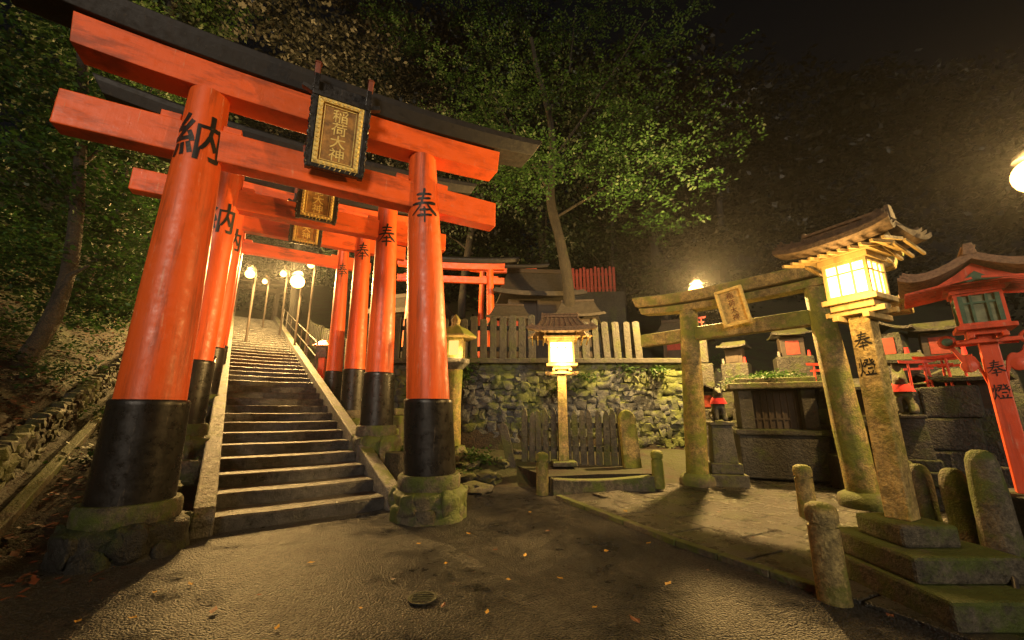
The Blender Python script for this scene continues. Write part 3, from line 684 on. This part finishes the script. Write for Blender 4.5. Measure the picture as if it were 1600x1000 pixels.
# ---------------------------------------------------------------- fox statues
def fox(label,loc,rz,ph,pw,body,pedm):
    o=thing('fox_statue',label,'statue',loc,rz,'stone fox statues with red bibs')
    m=MB(); m.box((0,0,ph*.1),(pw*1.3,pw*1.3,ph*.2)); m.box((0,0,ph*.28),(pw*1.05,pw*1.05,ph*.16)); m.box((0,0,ph*.65),(pw*.85,pw*.85,ph*.6),taper=.82); m.box((0,0,ph*.97),(pw*.85,pw*.85,ph*.06)); m.obj('pedestal',pedm,o,bev=.02)
    V=[(0,.12,.12),(0,.02,.22),(0,-.08,.34),(0,-.12,.46),(0,-.17,.56),(0,-.26,.55),(0,-.33,.53),
       (.07,-.13,.26),(.065,-.16,.12),(.065,-.18,.02),(-.07,-.13,.26),(-.065,-.16,.12),(-.065,-.18,.02),
       (.1,.06,.13),(.11,-.04,.06),(.11,-.1,.025),(-.1,.06,.13),(-.11,-.04,.06),(-.11,-.1,.025),
       (0,.22,.08),(0,.29,.2),(0,.27,.38),(0,.2,.52),(.05,-.15,.63),(.055,-.14,.7),(-.05,-.15,.63),(-.055,-.14,.7)]
    Ed=[(0,1),(1,2),(2,3),(3,4),(4,5),(5,6),(2,7),(7,8),(8,9),(2,10),(10,11),(11,12),(0,13),(13,14),(14,15),(0,16),(16,17),(17,18),(0,19),(19,20),(20,21),(21,22),(4,23),(23,24),(4,25),(25,26)]
    Rr=[.13,.125,.11,.08,.08,.045,.025,.05,.04,.035,.05,.04,.035,.09,.06,.035,.09,.06,.035,.05,.07,.07,.02,.03,.008,.03,.008]
    me=bpy.data.meshes.new('fox_body'); me.from_pydata([(x,y,z+ph) for x,y,z in V],Ed,[]); b=bpy.data.objects.new('fox_body',me); COL.objects.link(b); b.parent=o
    me.materials.append(body); sk=b.modifiers.new('skin','SKIN'); sb=b.modifiers.new('sub','SUBSURF'); sb.levels=2; sb.render_levels=2
    for i,r in enumerate(Rr): me.skin_vertices[0].data[i].radius=(r,r)
    me.skin_vertices[0].data[0].use_root=True; sk.use_smooth_shade=True
    m=MB(); n=14; vs=[];fs=[]
    for k,(r,z,fy) in enumerate(((.095,.475,0),(.13,.42,.015),(.16,.34,.03))):
        for i in range(n+1):
            a=-PI*1.0+PI*i/n; vs.append((r*math.cos(a),-.1+r*1.05*math.sin(a)-fy*.3,z+ph))
    for k in range(2):
        for i in range(n): q=k*(n+1)+i; fs.append((q,q+1,q+n+2,q+n+1))
    m.add(vs,fs); m.obj('bib',CLOTH,o,smooth=60)
    return o
p=at_d(1134,752,9.2); fox('grey stone fox statue with red bib on tall narrow pedestal behind the left stone pillar',(p.x,p.y,0),RAD(-15),1.2,.52,PICKST,PICKST)
p=at_d(1416,650,8.8); fox('stone fox statue with red bib just right of the tall lantern post',(p.x,p.y,.35),RAD(-40),1.0,.5,STONE,STONED)
# ---------------------------------------------------------------- monuments, little altars and red torii on the mound
ml=[(1190,560,14,1.3),(1300,560,12.5,1.4),(1330,600,11,1.0),(1450,560,11.5,1.3),(1490,540,13,1.5),(1560,560,11,1.4),(1250,520,16,1.5),(1400,510,15,1.5),(1120,560,15,1.2),(1590,610,9.3,1.1),(1160,530,13,1.2),(1215,520,12.6,1.3),(1430,530,12.8,1.3),(1520,540,12.2,1.2)]
ml.sort()
for i,(u,v,D,h) in enumerate(ml):
    q=at_d(u,v,D); zg=H(q.x,q.y); o=thing('stone_monument','upright stone monument on the dark mound behind the stone gate, %s from left'%ORD[i],'stone monument',(q.x,q.y,zg),-math.atan2(q.x,q.y)+random.uniform(-.3,.3),'stone monuments behind the stone gate')
    m=MB(); m.box((0,0,.05),(1.0,.75,.4),random.uniform(-.1,.1)); m.box((0.02,0,.42),(.78,.55,.38)); m.obj('pedestal',STONED,o,bev=.03)
    ww=.5*random.uniform(.7,1.15)
    pts=[(-ww/2,.6),(ww/2,.6),(ww*.53,.6+h*.4),(ww*.44,.6+h*.8),(ww*.2,.6+h*.97),(-ww*.1,.6+h),(-ww*.4,.6+h*.82),(-ww*.55,.6+h*.45)]
    m=MB(); m.loft([[(x*k_,yy,.6+(z-.6)*k_) for x,z in pts] for yy,k_ in ((-.11,.93),(-.05,1),(.05,1),(.11,.93))]); m.obj('slab',STONED,o,smooth=40)
VERM3=plain('small_gate_red',(.55,.045,.02),.5)
REDD=plain('dark_red',(.22,.022,.010),.7)
DULL=stone('altar_stone',(.02,.019,.017),(.07,.066,.056),(.04,.05,.011),.5,3,.8,1.0,30,.25)
ma=[(1172,640,11.6,.75),(1300,640,10.6,.7),(1340,650,10.2,.75),(1448,640,9.3,.62),(1492,640,9.6,.7),(1540,640,9.2,.66),(1238,560,13.5,.9),(1108,640,11.8,.7),(1395,560,11.6,.8),(1470,560,11.8,.8),(1150,570,12.8,.7),(1420,600,10.4,.6)]
ma.sort()
for i,(u,v,D,s) in enumerate(ma):
    q=at_d(u,v,D); zg=H(q.x,q.y); o=thing('small_altar','little roofed stone altar crowded behind the stone gate, %s from left'%ORD[i],'small altar',(q.x,q.y,zg),-math.atan2(q.x,q.y)+random.uniform(-.35,.35),'little roofed altars behind the stone gate')
    zq=max(.35,q.z-zg)
    m=MB(); m.box((0,0,zq*.2),(s*1.5,s*1.2,zq*.55),random.uniform(-.1,.1)); m.box((.02,.02,zq*.62),(s*1.15,s*.95,zq*.36)); m.box((0,0,zq*.9),(s*.95,s*.8,zq*.22)); m.obj('base',DULL,o,bev=.03)
    m=MB(); m.box((0,0,zq+s*.32),(s*.62,s*.55,s*.64)); m.obj('shrine_box',TIMBER if i%2 else DULL,o,bev=.015)
    m=MB(); m.box((0,-s*.28,zq+s*.3),(s*.34,.02,s*.42)); m.obj('door',REDD if i%3==0 else TIMBER,o)
    m=MB(); gable(m,s*.62,s*.52,s*.3,zq+s*.64,.05,s*.06,7,s*.05,Matrix.Rotation(PI/2,4,'Z') if i%2 else Matrix.Identity(4),1.4,.2); m.obj('roof',DULL,o,smooth=40)
    for k in (-1,1):
        m=MB(); m.lathe([(.035,0),(.04,.06),(.03,.14),(.035,.16)],(k*s*.38,-s*.33,zq+.01),10); m.obj('offering_vase',CLOTH if k>0 else GRAN,o,smooth=40)
def mini(label,loc,rz,s):
    o=thing('small_torii',label,'small shrine gate',loc,rz,'small red torii among the monuments'); o.scale=(s,s,s)
    for sx in (-1,1): MB().column((sx*.34,0,-.2),(sx*.32,0,.95),[(0,.05),(1,.045)],10).obj('pillar',VERM3,o,smooth=40)
    MB().box((0,0,.7),(1.0,.06,.1)).obj('tie_beam',VERM3,o)
    m=MB(); m.loft([[(q*.62,-.06,.95+.05*q*q),(q*.62,.06,.95+.05*q*q),(q*.64,.07,1.08+.05*q*q),(q*.64,-.07,1.08+.05*q*q)] for q in (-1,-.5,0,.5,1)]); m.obj('top_beam',VERM3,o)
mi=sorted([(1440,600,9.0,.34),(1468,598,9.0,.38),(1495,596,9.0,.34),(1288,600,11.0,.42),(1090,518,12.2,.38)])
for i,(u,v,D,s) in enumerate(mi):
    q=at_d(u,v,D); mini('tiny bright red torii gate among the stones, %s from left'%ORD[i],q,-math.atan2(q.x,q.y)+random.uniform(-.3,.3),s)
    zg=H(q.x,q.y); hh=q.z-zg
    if hh>.1:
        m=MB(); n=4; a0=-math.atan2(q.x,q.y)
        for k in range(n):
            wk=s*1.2*(1+.28*k)*random.uniform(.95,1.1); m.box((random.uniform(-.03,.03),random.uniform(0,.05)+.1*k,-hh*(k+.5)/n-.06),(wk,.36+.2*k,hh/n-.012),a0+random.uniform(-.1,.1))
        tag(m.obj('stone_plinth',DULL,loc=q,bev=.03),'stacked stone block under a tiny red torii, %s from left'%ORD[i],'stone block','stone blocks under the tiny torii')
# ---------------------------------------------------------------- shrine houses on the terrace
def house(name,label,loc,rz,w,d,h,rw,rd,rh,wall,roofm=None):
    o=thing(name,label,'shrine building',loc,rz); c_=.07*rw; fl_=.07*rw; th=.06*rw
    MB().box((0,0,h/2-.4),(w,d,h+.8)).obj('wall',wall,o,bev=.02)
    for sx in (-1,0,1): MB().box((sx*w*.48,-d/2-.05,h/2),(.12,.1,h)).obj('post',TIMBER,o)
    for sx in (-1,1): MB().box((sx*w*.24,-d/2-.02,h*.45),(w*.36,.06,h*.7)).obj('door_panel',TIMBER,o)
    r=MB(); M=Matrix.Rotation(PI/2,4,'Z'); gable(r,rd,rw,rh,h,th,c_,9,fl_,M,1.5,.35); gable(r,rd*.95,rw*.96,rh,h+th*.8,th,c_,9,fl_,M,1.5,.35); ro=r.obj('roof',roofm or ROOFG,o,smooth=40)
    c=MB(); c.box((0,0,h+rh+th*1.2),(rw*1.3,.1*rw,.1*rw)); c.obj('ridge_cap',TIMBER,ro,bev=.02)
house('shrine_hall','small wooden shrine with curved bark roof behind the middle lantern',(1.0,17.0,3.3),RAD(5),2.5,2.0,2.6,1.9,1.7,1.5,TIMBER)
house('shrine_hall','low wooden shrine roof left of the slender red gate on the terrace',(-5.0,19.5,3.4),RAD(-15),3.0,2.2,2.4,2.2,1.8,1.2,TIMBER)
house('wayside_shrine','little roofed shrine just right of the slender red gate, behind the stone fence',(-.1,13.6,3.0),RAD(2),1.0,.8,1.4,.8,.7,.6,REDD)
house('wayside_shrine','little roofed shrine behind the fence, right of the middle lantern',(2.35,13.8,3.0),RAD(-8),1.1,.9,1.5,.9,.8,.7,TIMBER)
house('wayside_shrine','little red walled shrine in the dark above the stone gate plaque',(6.3,14.4,2.0),RAD(-25),1.3,1.0,1.9,1.1,.95,.7,REDD)
gp=stw(25,.1,6.9); o=thing('gate_house','dark open wooden gatehouse at the top of the stairs','shrine building',gp,RAD(36))
for sx in (-1,1):
    for sy in (-.7,.7): MB().box((sx*1.15,sy,1.2),(.2,.2,3.0)).obj('post',TIMBER,o)
MB().box((0,-.7,2.45),(3.0,.2,.25)).obj('beam',TIMBER,o)
r=MB(); M=Matrix.Rotation(PI/2,4,'Z'); gable(r,1.5,2.0,1.0,2.6,.12,.15,9,.15,M,1.5,.3); r.obj('roof',TIMBER,o,smooth=40)
fence('red_fence','long dim red picket fence in the dark at the back of the terrace',(2.5,18.8,7.1),(5.0,18.6,7.1),15,1.3,.13,.08,REDD,[.2,.9],'flat',.01)
m=MB(); m.box((3.8,19.1,5.2),(3.4,1.2,3.7),-.07); tag(m.obj('stone_plinth',STONED,bev=.05),'dark stone platform under the dim red fence','stone block')
# ---------------------------------------------------------------- rocks
rk=[]
for i in range(15):
    s=random.uniform(.6,6.5); t=random.uniform(1.6,2.9) if s>2.5 else random.uniform(2.0,3.6)
    rk.append(stw(s,t))
for u,v in ((770,755),(790,745),(745,765),(810,735),(755,730),(730,745)): rk.append(at_z(u,v,.02))
for i,q in enumerate(rk):
    if q.y>10.6: continue
    r=random.uniform(.1,.2); m=MB(); m.rock((0,0,0),(r*1.4,r,r*.55),i+50,3,.6,.5,random.uniform(0,3))
    tag(m.obj('mossy_rock',PICKST,smooth=50,loc=(q.x,q.y,max(0,H(q.x,q.y))+r*.15)),'low mossy rock between the gate pillars and the retaining wall','rock','mossy rocks scattered right of the stairs')
for i in range(12):
    s=.9+i*.75; q=stw(s,-1.75+random.uniform(-.35,.25)); r=random.uniform(.17,.27); m=MB(); m.rock((0,0,0),(r*1.2,r,r*.8),i+150,3,.55,.4,random.uniform(0,3))
    tag(m.obj('stone_block',STONE,smooth=50,loc=(q.x,q.y,H(q.x,q.y)+r*.4)),'rough stone block lining the left side of the stairs','rock','rough stones left of the stairs')
m=MB(); m.lathe([(.24,0),(.21,.3),(.2,.55),(.02,.56)],n=18,wob=.15); p=at_d(620,712,7.6); tag(m.obj('tree_stump',TRUNKL,smooth=50,loc=(p.x,p.y,.15)),'short tree stump left of the right front pillar','stump')
m=MB(); m.tube([at_d(1530,880,4.9),at_d(1562,885,4.85),at_d(1585,905,4.75),at_d(1592,950,4.6),at_d(1590,985,4.5)],.018,10); tag(m.obj('conduit_pipe',METAL,smooth=50),'grey conduit pipe lying across the lantern base at the right edge','pipe')
# ---------------------------------------------------------------- foliage
def leafmesh(name,cl,per,size,mat,parent=None,flatn=.5,loc=None):
    P=[]
    for c in cl:
        pc=int(per*c[6]) if len(c)>6 else per
        ns=max(1,pc//9); d=rng.normal(size=(ns,3)); d/=np.linalg.norm(d,axis=1)[:,None]; r=rng.random(ns)**(1/2.2)
        ctr=np.array(c[:3])+d*r[:,None]*np.array(c[3:6])
        az=rng.random(ns)*2*PI; ax=np.stack([np.cos(az),np.sin(az),rng.normal(-.2,.28,ns)],1)
        ax/=np.linalg.norm(ax,axis=1)[:,None]
        nrm=np.stack([rng.normal(0,flatn,ns),rng.normal(0,flatn,ns),np.ones(ns)],1); nrm-=ax*(nrm*ax).sum(1)[:,None]; nrm/=np.linalg.norm(nrm,axis=1)[:,None]
        sd=np.cross(nrm,ax)
        for k in range(9):
            l=size*(.55*k); side=(-1)**k
            base=ctr+ax*l+rng.normal(0,size*.25,(ns,3))
            dr=ax*.6+sd*side*.9+rng.normal(0,.25,(ns,3)); dr/=np.linalg.norm(dr,axis=1)[:,None]
            nn=nrm+rng.normal(0,.3,(ns,3)); sdd=np.cross(nn,dr); sdd/=np.linalg.norm(sdd,axis=1)[:,None]
            s=size*rng.uniform(.7,1.3,(ns,1))
            q=np.stack([base,base+dr*s*.45+sdd*s*.28,base+dr*s,base+dr*s*.45-sdd*s*.28],1); P.append(q)
    V=np.concatenate(P).reshape(-1,3)
    return quads(name,V,mat,parent,loc)
def quads(name,V,mat,parent=None,loc=None):
    n=len(V)//4; me=bpy.data.meshes.new(name)
    me.vertices.add(len(V)); me.vertices.foreach_set('co',V.astype(np.float32).ravel())
    me.loops.add(len(V)); me.loops.foreach_set('vertex_index',np.arange(len(V),dtype=np.int32))
    me.polygons.add(n); me.polygons.foreach_set('loop_start',np.arange(0,len(V),4,dtype=np.int32))
    me.update(calc_edges=True); me.validate(); me.materials.append(mat)
    o=bpy.data.objects.new(name,me); COL.objects.link(o)
    if parent: o.parent=parent
    if loc: o.location=loc
    return o
def tree(label,path,r0,r1,branches,clusters,per,size,lm,tm,flatn=.5):
    b=Vector(path[0]); o=thing('tree',label,'tree',b)
    pts=[Vector(p)-b for p in path]; n=len(pts)
    fine=[];rad=[]
    for i in range(n-1):
        for k in range(4):
            t=k/4; p0=pts[max(0,i-1)];p1=pts[i];p2=pts[i+1];p3=pts[min(n-1,i+2)]
            q=.5*((2*p1)+(p2-p0)*t+(2*p0-5*p1+4*p2-p3)*t*t+(3*p1-p0-3*p2+p3)*t**3); fine.append(q); f=(i+t)/(n-1); rad.append((r0*(1-f)+r1*f)*(1+.5*max(0,.12-f)/.12)*random.uniform(.93,1.07))
    fine.append(pts[-1]); rad.append(r1)
    MB().tube(fine,rad,12).obj('trunk',tm,o,smooth=60)
    for br in branches:
        q=[Vector(p)-b for p in br[0]]; m=len(q); MB().tube(q,[br[1]*(1-.8*i/(m-1)) for i in range(m)],7).obj('branch',tm,o,smooth=60)
    leafmesh('crown',[(c[0]-b.x,c[1]-b.y,c[2]-b.z,*c[3:]) for c in clusters],per,size,lm,o,flatn)
    return o
tp=[at_d(u,v,14) for u,v in ((892,520),(888,450),(876,380),(860,310),(864,240),(858,180),(840,110),(830,60))]; tp[0].z=3.0
br=[([at_d(864,250,14),at_d(915,180,13.6),at_d(960,110,13.3),at_d(1010,30,13)],.07),([at_d(858,300,14),at_d(800,200,13.3),at_d(755,120,13)],.065),([at_d(868,340,14),at_d(960,285,13.6),at_d(1060,240,13)],.06),([at_d(855,180,14),at_d(890,110,14.5),at_d(900,10,15)],.06)]
cl=[(770,165,13,1),(820,240,12,1.2),(795,290,11.5,1.1),(840,265,11.6,.8),(925,245,12,1),(965,200,12.5,.9),(1000,245,12,.9),(1060,225,12.5,.6),(1010,150,13.5,.7),(940,130,13.3,.8),(1075,285,12.5,.4),(985,300,12.5,.8),(760,70,14.5,.9),(700,110,15,.9),(1040,60,14.5,.5),(740,220,13.5,1),(925,30,14.5,.8),(850,60,14.5,.8),(780,230,12.6,1.1),(860,150,13.2,.8),(1100,170,14,.35),(810,130,13.5,.9),(1120,100,15,.25),(990,70,14,.6),(800,0,15,.7),(900,-40,15,.6),(1000,-20,15,.5),(720,10,15,.8),(1080,0,15,.3),(640,60,15.5,.8),(1150,220,15,.25),(1030,350,13.5,.5),(690,200,14.5,.8),(600,20,16,.7)]
cw=[(*at_d(u,v,d),1.4,1.4,.32,f) for u,v,d,f in cl]
tree('tall tree with a curving dark trunk and airy green sprays behind the middle lantern',tp,.23,.08,br,cw,900,.12,LEAF,TRUNKL,.25)
tp=[at_d(u,v,d) for u,v,d in ((15,600,11.5),(80,500,11.6),(112,400,11.8),(125,260,12),(130,120,12.3),(120,0,12.6))]
br=[([at_d(80,500,11.6),at_d(110,430,11.4),at_d(140,415,11.2)],.09),([at_d(120,330,11.9),at_d(60,240,12),at_d(0,200,12)],.06),([at_d(125,260,12),at_d(200,200,12.5),at_d(250,120,13)],.05)]
cw=[(*at_d(u,v,d),1.3,1.3,.6) for u,v,d in ((30,250,12),(60,150,12),(160,400,13),(200,330,13.5),(20,60,12),(150,60,13),(200,450,14),(60,330,13),(10,400,12.5),(240,200,14),(130,470,13),(170,250,13),(90,230,12.5),(215,400,14.5),(165,350,12.5),(190,470,12.8))]
tree('leaning tree with a forked mossy trunk on the left slope',tp,.15,.08,br,cw,1300,.12,LEAF,TRUNK)
def std(label,x,y,h,r,nc,per,size,lm,tm,z0=.35,spread=2.6,lean=0,extra=()):
    zg=H(x,y)-.2; path=[(x+lean*q*h+.35*math.sin(q*5+x),y+.3*math.sin(q*4+y),zg+h*q) for q in (0,.2,.4,.6,.8,1)]
    cw=list(extra);br=[]
    for k in range(nc):
        q=z0+(1-z0)*(k+.5)/nc; a=random.uniform(0,2*PI); rr=spread*(1.25-.75*q)*random.uniform(.5,1); bx=x+lean*q*h
        c=(bx+rr*math.cos(a),y+rr*math.sin(a),zg+h*q+.3); R_=spread*.55*random.uniform(.75,1.2); cw.append((*c,R_,R_,R_*.5))
        if k%2==0:
            p0=Vector((bx,y,zg+h*(q-.06))); br.append(([p0,p0.lerp(Vector(c),.5)+Vector((0,0,.1)),Vector(c)],r*.35))
    tree(label,path,r,r*.35,br,cw,per,size,lm,tm)
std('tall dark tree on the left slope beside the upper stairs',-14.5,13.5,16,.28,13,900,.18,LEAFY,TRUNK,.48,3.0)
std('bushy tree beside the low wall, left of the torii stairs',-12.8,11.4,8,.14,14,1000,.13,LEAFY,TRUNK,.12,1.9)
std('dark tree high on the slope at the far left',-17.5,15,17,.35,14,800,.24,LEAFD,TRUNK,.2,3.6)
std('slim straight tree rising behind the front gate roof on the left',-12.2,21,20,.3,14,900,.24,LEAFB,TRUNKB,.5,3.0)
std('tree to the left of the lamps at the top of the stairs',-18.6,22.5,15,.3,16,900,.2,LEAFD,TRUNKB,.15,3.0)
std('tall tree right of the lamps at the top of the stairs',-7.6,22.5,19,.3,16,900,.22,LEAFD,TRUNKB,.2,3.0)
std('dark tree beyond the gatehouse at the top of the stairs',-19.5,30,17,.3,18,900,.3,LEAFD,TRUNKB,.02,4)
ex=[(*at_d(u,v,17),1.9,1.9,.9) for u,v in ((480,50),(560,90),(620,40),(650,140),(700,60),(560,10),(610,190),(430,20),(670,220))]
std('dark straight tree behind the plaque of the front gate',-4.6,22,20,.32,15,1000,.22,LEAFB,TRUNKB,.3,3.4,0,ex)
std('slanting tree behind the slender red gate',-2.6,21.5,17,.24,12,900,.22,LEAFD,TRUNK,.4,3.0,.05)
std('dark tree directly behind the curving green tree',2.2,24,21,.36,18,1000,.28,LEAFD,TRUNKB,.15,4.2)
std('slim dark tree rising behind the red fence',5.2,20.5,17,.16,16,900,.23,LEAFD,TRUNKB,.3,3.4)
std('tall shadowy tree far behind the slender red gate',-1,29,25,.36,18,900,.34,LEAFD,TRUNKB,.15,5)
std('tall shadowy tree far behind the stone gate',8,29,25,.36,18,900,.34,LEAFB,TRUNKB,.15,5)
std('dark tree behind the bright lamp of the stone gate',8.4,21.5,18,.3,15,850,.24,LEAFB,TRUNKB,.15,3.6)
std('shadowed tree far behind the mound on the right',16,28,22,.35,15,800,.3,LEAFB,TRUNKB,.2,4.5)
cl=[]
for i in range(170):
    x=random.uniform(-45,55); y=random.uniform(31,46); z=H(x,y); cl.append((x,y,z+random.uniform(0,26),4,3,3))
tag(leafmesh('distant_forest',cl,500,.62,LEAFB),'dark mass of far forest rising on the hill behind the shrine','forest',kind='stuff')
cl=[]
for i in range(110):
    s=random.uniform(0,22); t=-random.uniform(3.55,8.5); q=stw(s,t); cl.append((q.x,q.y,H(q.x,q.y)+.2,.6,.6,.3))
for i in range(14):
    s=random.uniform(1.2,14); t=-random.uniform(1.7,2.7); q=stw(s,t); cl.append((q.x,q.y,H(q.x,q.y)+.06,.4,.4,.1))
for i in range(60):
    x=random.uniform(-6,12); y=random.uniform(17,26); cl.append((x,y,H(x,y)+.4,.9,.9,.5))
for i in range(34):
    x=random.uniform(5.5,14); y=random.uniform(11.5,17); cl.append((x,y,H(x,y)+.3,.7,.7,.4))
for i in range(36):
    s=random.uniform(1.5,6); t=random.uniform(2.0,3.8); q=stw(s,t)
    if q.y<10.4: cl.append((q.x,q.y,max(0,H(q.x,q.y))+.12,.3,.3,.15))
for i in range(7):
    x=random.uniform(-3,4.4); cl.append((x,10.78,random.uniform(2.0,2.7),.22,.06,.12))
tag(leafmesh('undergrowth',cl,240,.085,LEAFY),'low leafy undergrowth on the slopes and around the rocks','undergrowth',kind='stuff')
cl=[(ALT.x+random.uniform(-.6,.6),ALT.y+random.uniform(-.4,.4),2.12,.28,.28,.14) for i in range(9)]
tag(leafmesh('roof_plant',cl,260,.06,LEAFY),'tuft of low green plants growing on the stone altar roof','plant')
n=8500; V=[]
for i in range(n):
    s=random.uniform(-1,20); t=-3.3-6*random.random()**1.4
    if i%6==0: s=random.uniform(-1.2,12); t=random.uniform(-2.75,-1.6)
    q=stw(s,t); z=H(q.x,q.y)+.03; a=random.uniform(0,6.3); L=random.uniform(.05,.11); dx=Vector((math.cos(a),math.sin(a),random.uniform(-.3,.5)))*L; sdv=Vector((-math.sin(a),math.cos(a),random.uniform(-.3,.3)))*L*.35; p=Vector((q.x,q.y,z))
    V+=[p,p+dx*.5+sdv,p+dx,p+dx*.5-sdv]
tag(quads('leaf_litter',np.array([tuple(v) for v in V]),DRY),'brown leaf litter covering the left slope','leaf litter',kind='stuff')
lms=[]
for k in range(4):
    m=MB(); L=.05+.008*k; m.add([(0,0,.004),(L*.3,L*.3,.012),(L*.75,L*.22,.008),(L*1.15,0,.016),(L*.75,-L*.24,.006),(L*.3,-L*.3,.014)],[(0,1,2,3),(0,3,4,5)]); lms.append(m)
spots=[(140,910),(240,925),(215,965),(400,930),(700,880),(735,835),(770,860),(820,870),(925,950),(1105,890),(1040,915),(880,905),(610,905),(560,950),(480,880),(330,960),(300,915),(790,905),(860,830),(950,860),(980,800),(1120,800),(705,812),(650,850),(1180,840),(1010,850),(760,960),(1000,975),(430,985),(120,970),(1390,960),(830,800),(910,790),(690,950)]
for i,(u,v) in enumerate(spots):
    q=at_z(u,v,.008 if u<950 else .03); o=lms[i%4].obj('fallen_leaf',YEL if i%3 else DRY,loc=q); o.rotation_euler=(0,0,random.uniform(0,6.3)); s=random.uniform(.6,1.15); o.scale=(s,s,s)
    tag(o,'small fallen leaf lying on the wet courtyard pavement','leaf','fallen leaves on the courtyard')
# ---------------------------------------------------------------- lamps
def plight(p,w,c=(1,.60,.19),r=.1):
    l=bpy.data.lights.new('lamp_light','POINT'); l.energy=w; l.color=c; l.shadow_soft_size=r
    o=bpy.data.objects.new('lamp_light',l); COL.objects.link(o); o.location=p; return o
def lamp(label,p,w,br=.1,zg=None,off=(0,-.3,-.1),rad=.045,rz=0,arm=.35):
    zg=H(p.x,p.y) if zg is None else zg
    o=thing('street_lamp',label,'street lamp',(p.x,p.y,zg),rz); h=p.z-zg
    MB().tube([(0,arm,-.2),(0,arm,h+.1),(0,arm*.8,h+.3),(0,.05,h+.36)],rad,10).obj('pole',TIMBER,o,smooth=50)
    MB().lathe([(br*.8,h+br*1.0),(br*.7,h+br*1.3),(br*.3,h+br*1.6),(.01,h+br*1.7)],n=18).obj('lamp_shade',METAL,o,smooth=50)
    m=MB(); m.rock((0,0,h),(br,br,br),0,3,1,0); m.obj('bulb',BULB,o,smooth=80)
    plight(p+Vector(off),w)
lamp('bright street lamp shining over the right side of the upper stairs',at_d(465,440,18),4600,.27,off=(.1,-.6,.2))
lamp('smaller lamp just above and right of the brightest stair lamp',at_d(486,414,18.5),1200,.14)
lamp('lamp on the left side at the top of the stairs',at_d(391,428,19),2200,.18,off=(.1,-.45,.1))
lamp('faint lamp in the middle at the top of the stairs',at_d(443,428,21.5),1400,.14)
lamp('small lamp left of the middle lamp at the top of the stairs',at_d(414,440,24),1000,.12)
lamp('bright street lamp glowing above the left end of the stone gate',at_d(1088,455,11.2),4600,.2,off=(-.05,-.35,.05))
lamp('very bright street lamp at the right edge of the view',at_d(1622,272,9.5),2000,.27,off=(-.45,-.35,-.05),rz=RAD(-100),arm=.9)
plight(Vector((sl.x,sl.y-.5,2.35)),120); plight(Vector((bl.x-.38,bl.y-.34,2.45)),44); plight(STL+Vector((.15,-.35,-.15)),26)  # third light is added in front of the stone lantern
# ---------------------------------------------------------------- sun, world, camera
sdir=Vector((.02,.95,-.24)).normalized()
s=bpy.data.lights.new('sun','SUN'); s.energy=1.75; s.angle=RAD(16); s.color=(1,.82,.62); so=bpy.data.objects.new('sun',s); COL.objects.link(so); so.rotation_euler=sdir.to_track_quat('-Z','Y').to_euler(); so.location=(3,-8,6)
wd=bpy.data.worlds.new('World'); scene.world=wd; wd.use_nodes=True; nt=wd.node_tree; bg=nt.nodes['Background']; sk=nt.nodes.new('ShaderNodeTexSky'); sk.sky_type='NISHITA'; sk.sun_disc=False
sk.sun_elevation=math.asin(-sdir.z); sk.sun_rotation=math.atan2(-sdir.x,-sdir.y); nt.links.new(sk.outputs[0],bg.inputs[0]); bg.inputs[1].default_value=.0012
cam=bpy.data.cameras.new('camera'); cam.lens=14; cam.sensor_width=36; cam.clip_end=1000; cam.clip_start=.05; co=bpy.data.objects.new('camera',cam); COL.objects.link(co); co.location=(0,0,CH); co.rotation_euler=(PI/2+PITCH,0,0); scene.camera=co
scene.view_settings.view_transform='Standard'; scene.view_settings.look='None'; scene.view_settings.exposure=0
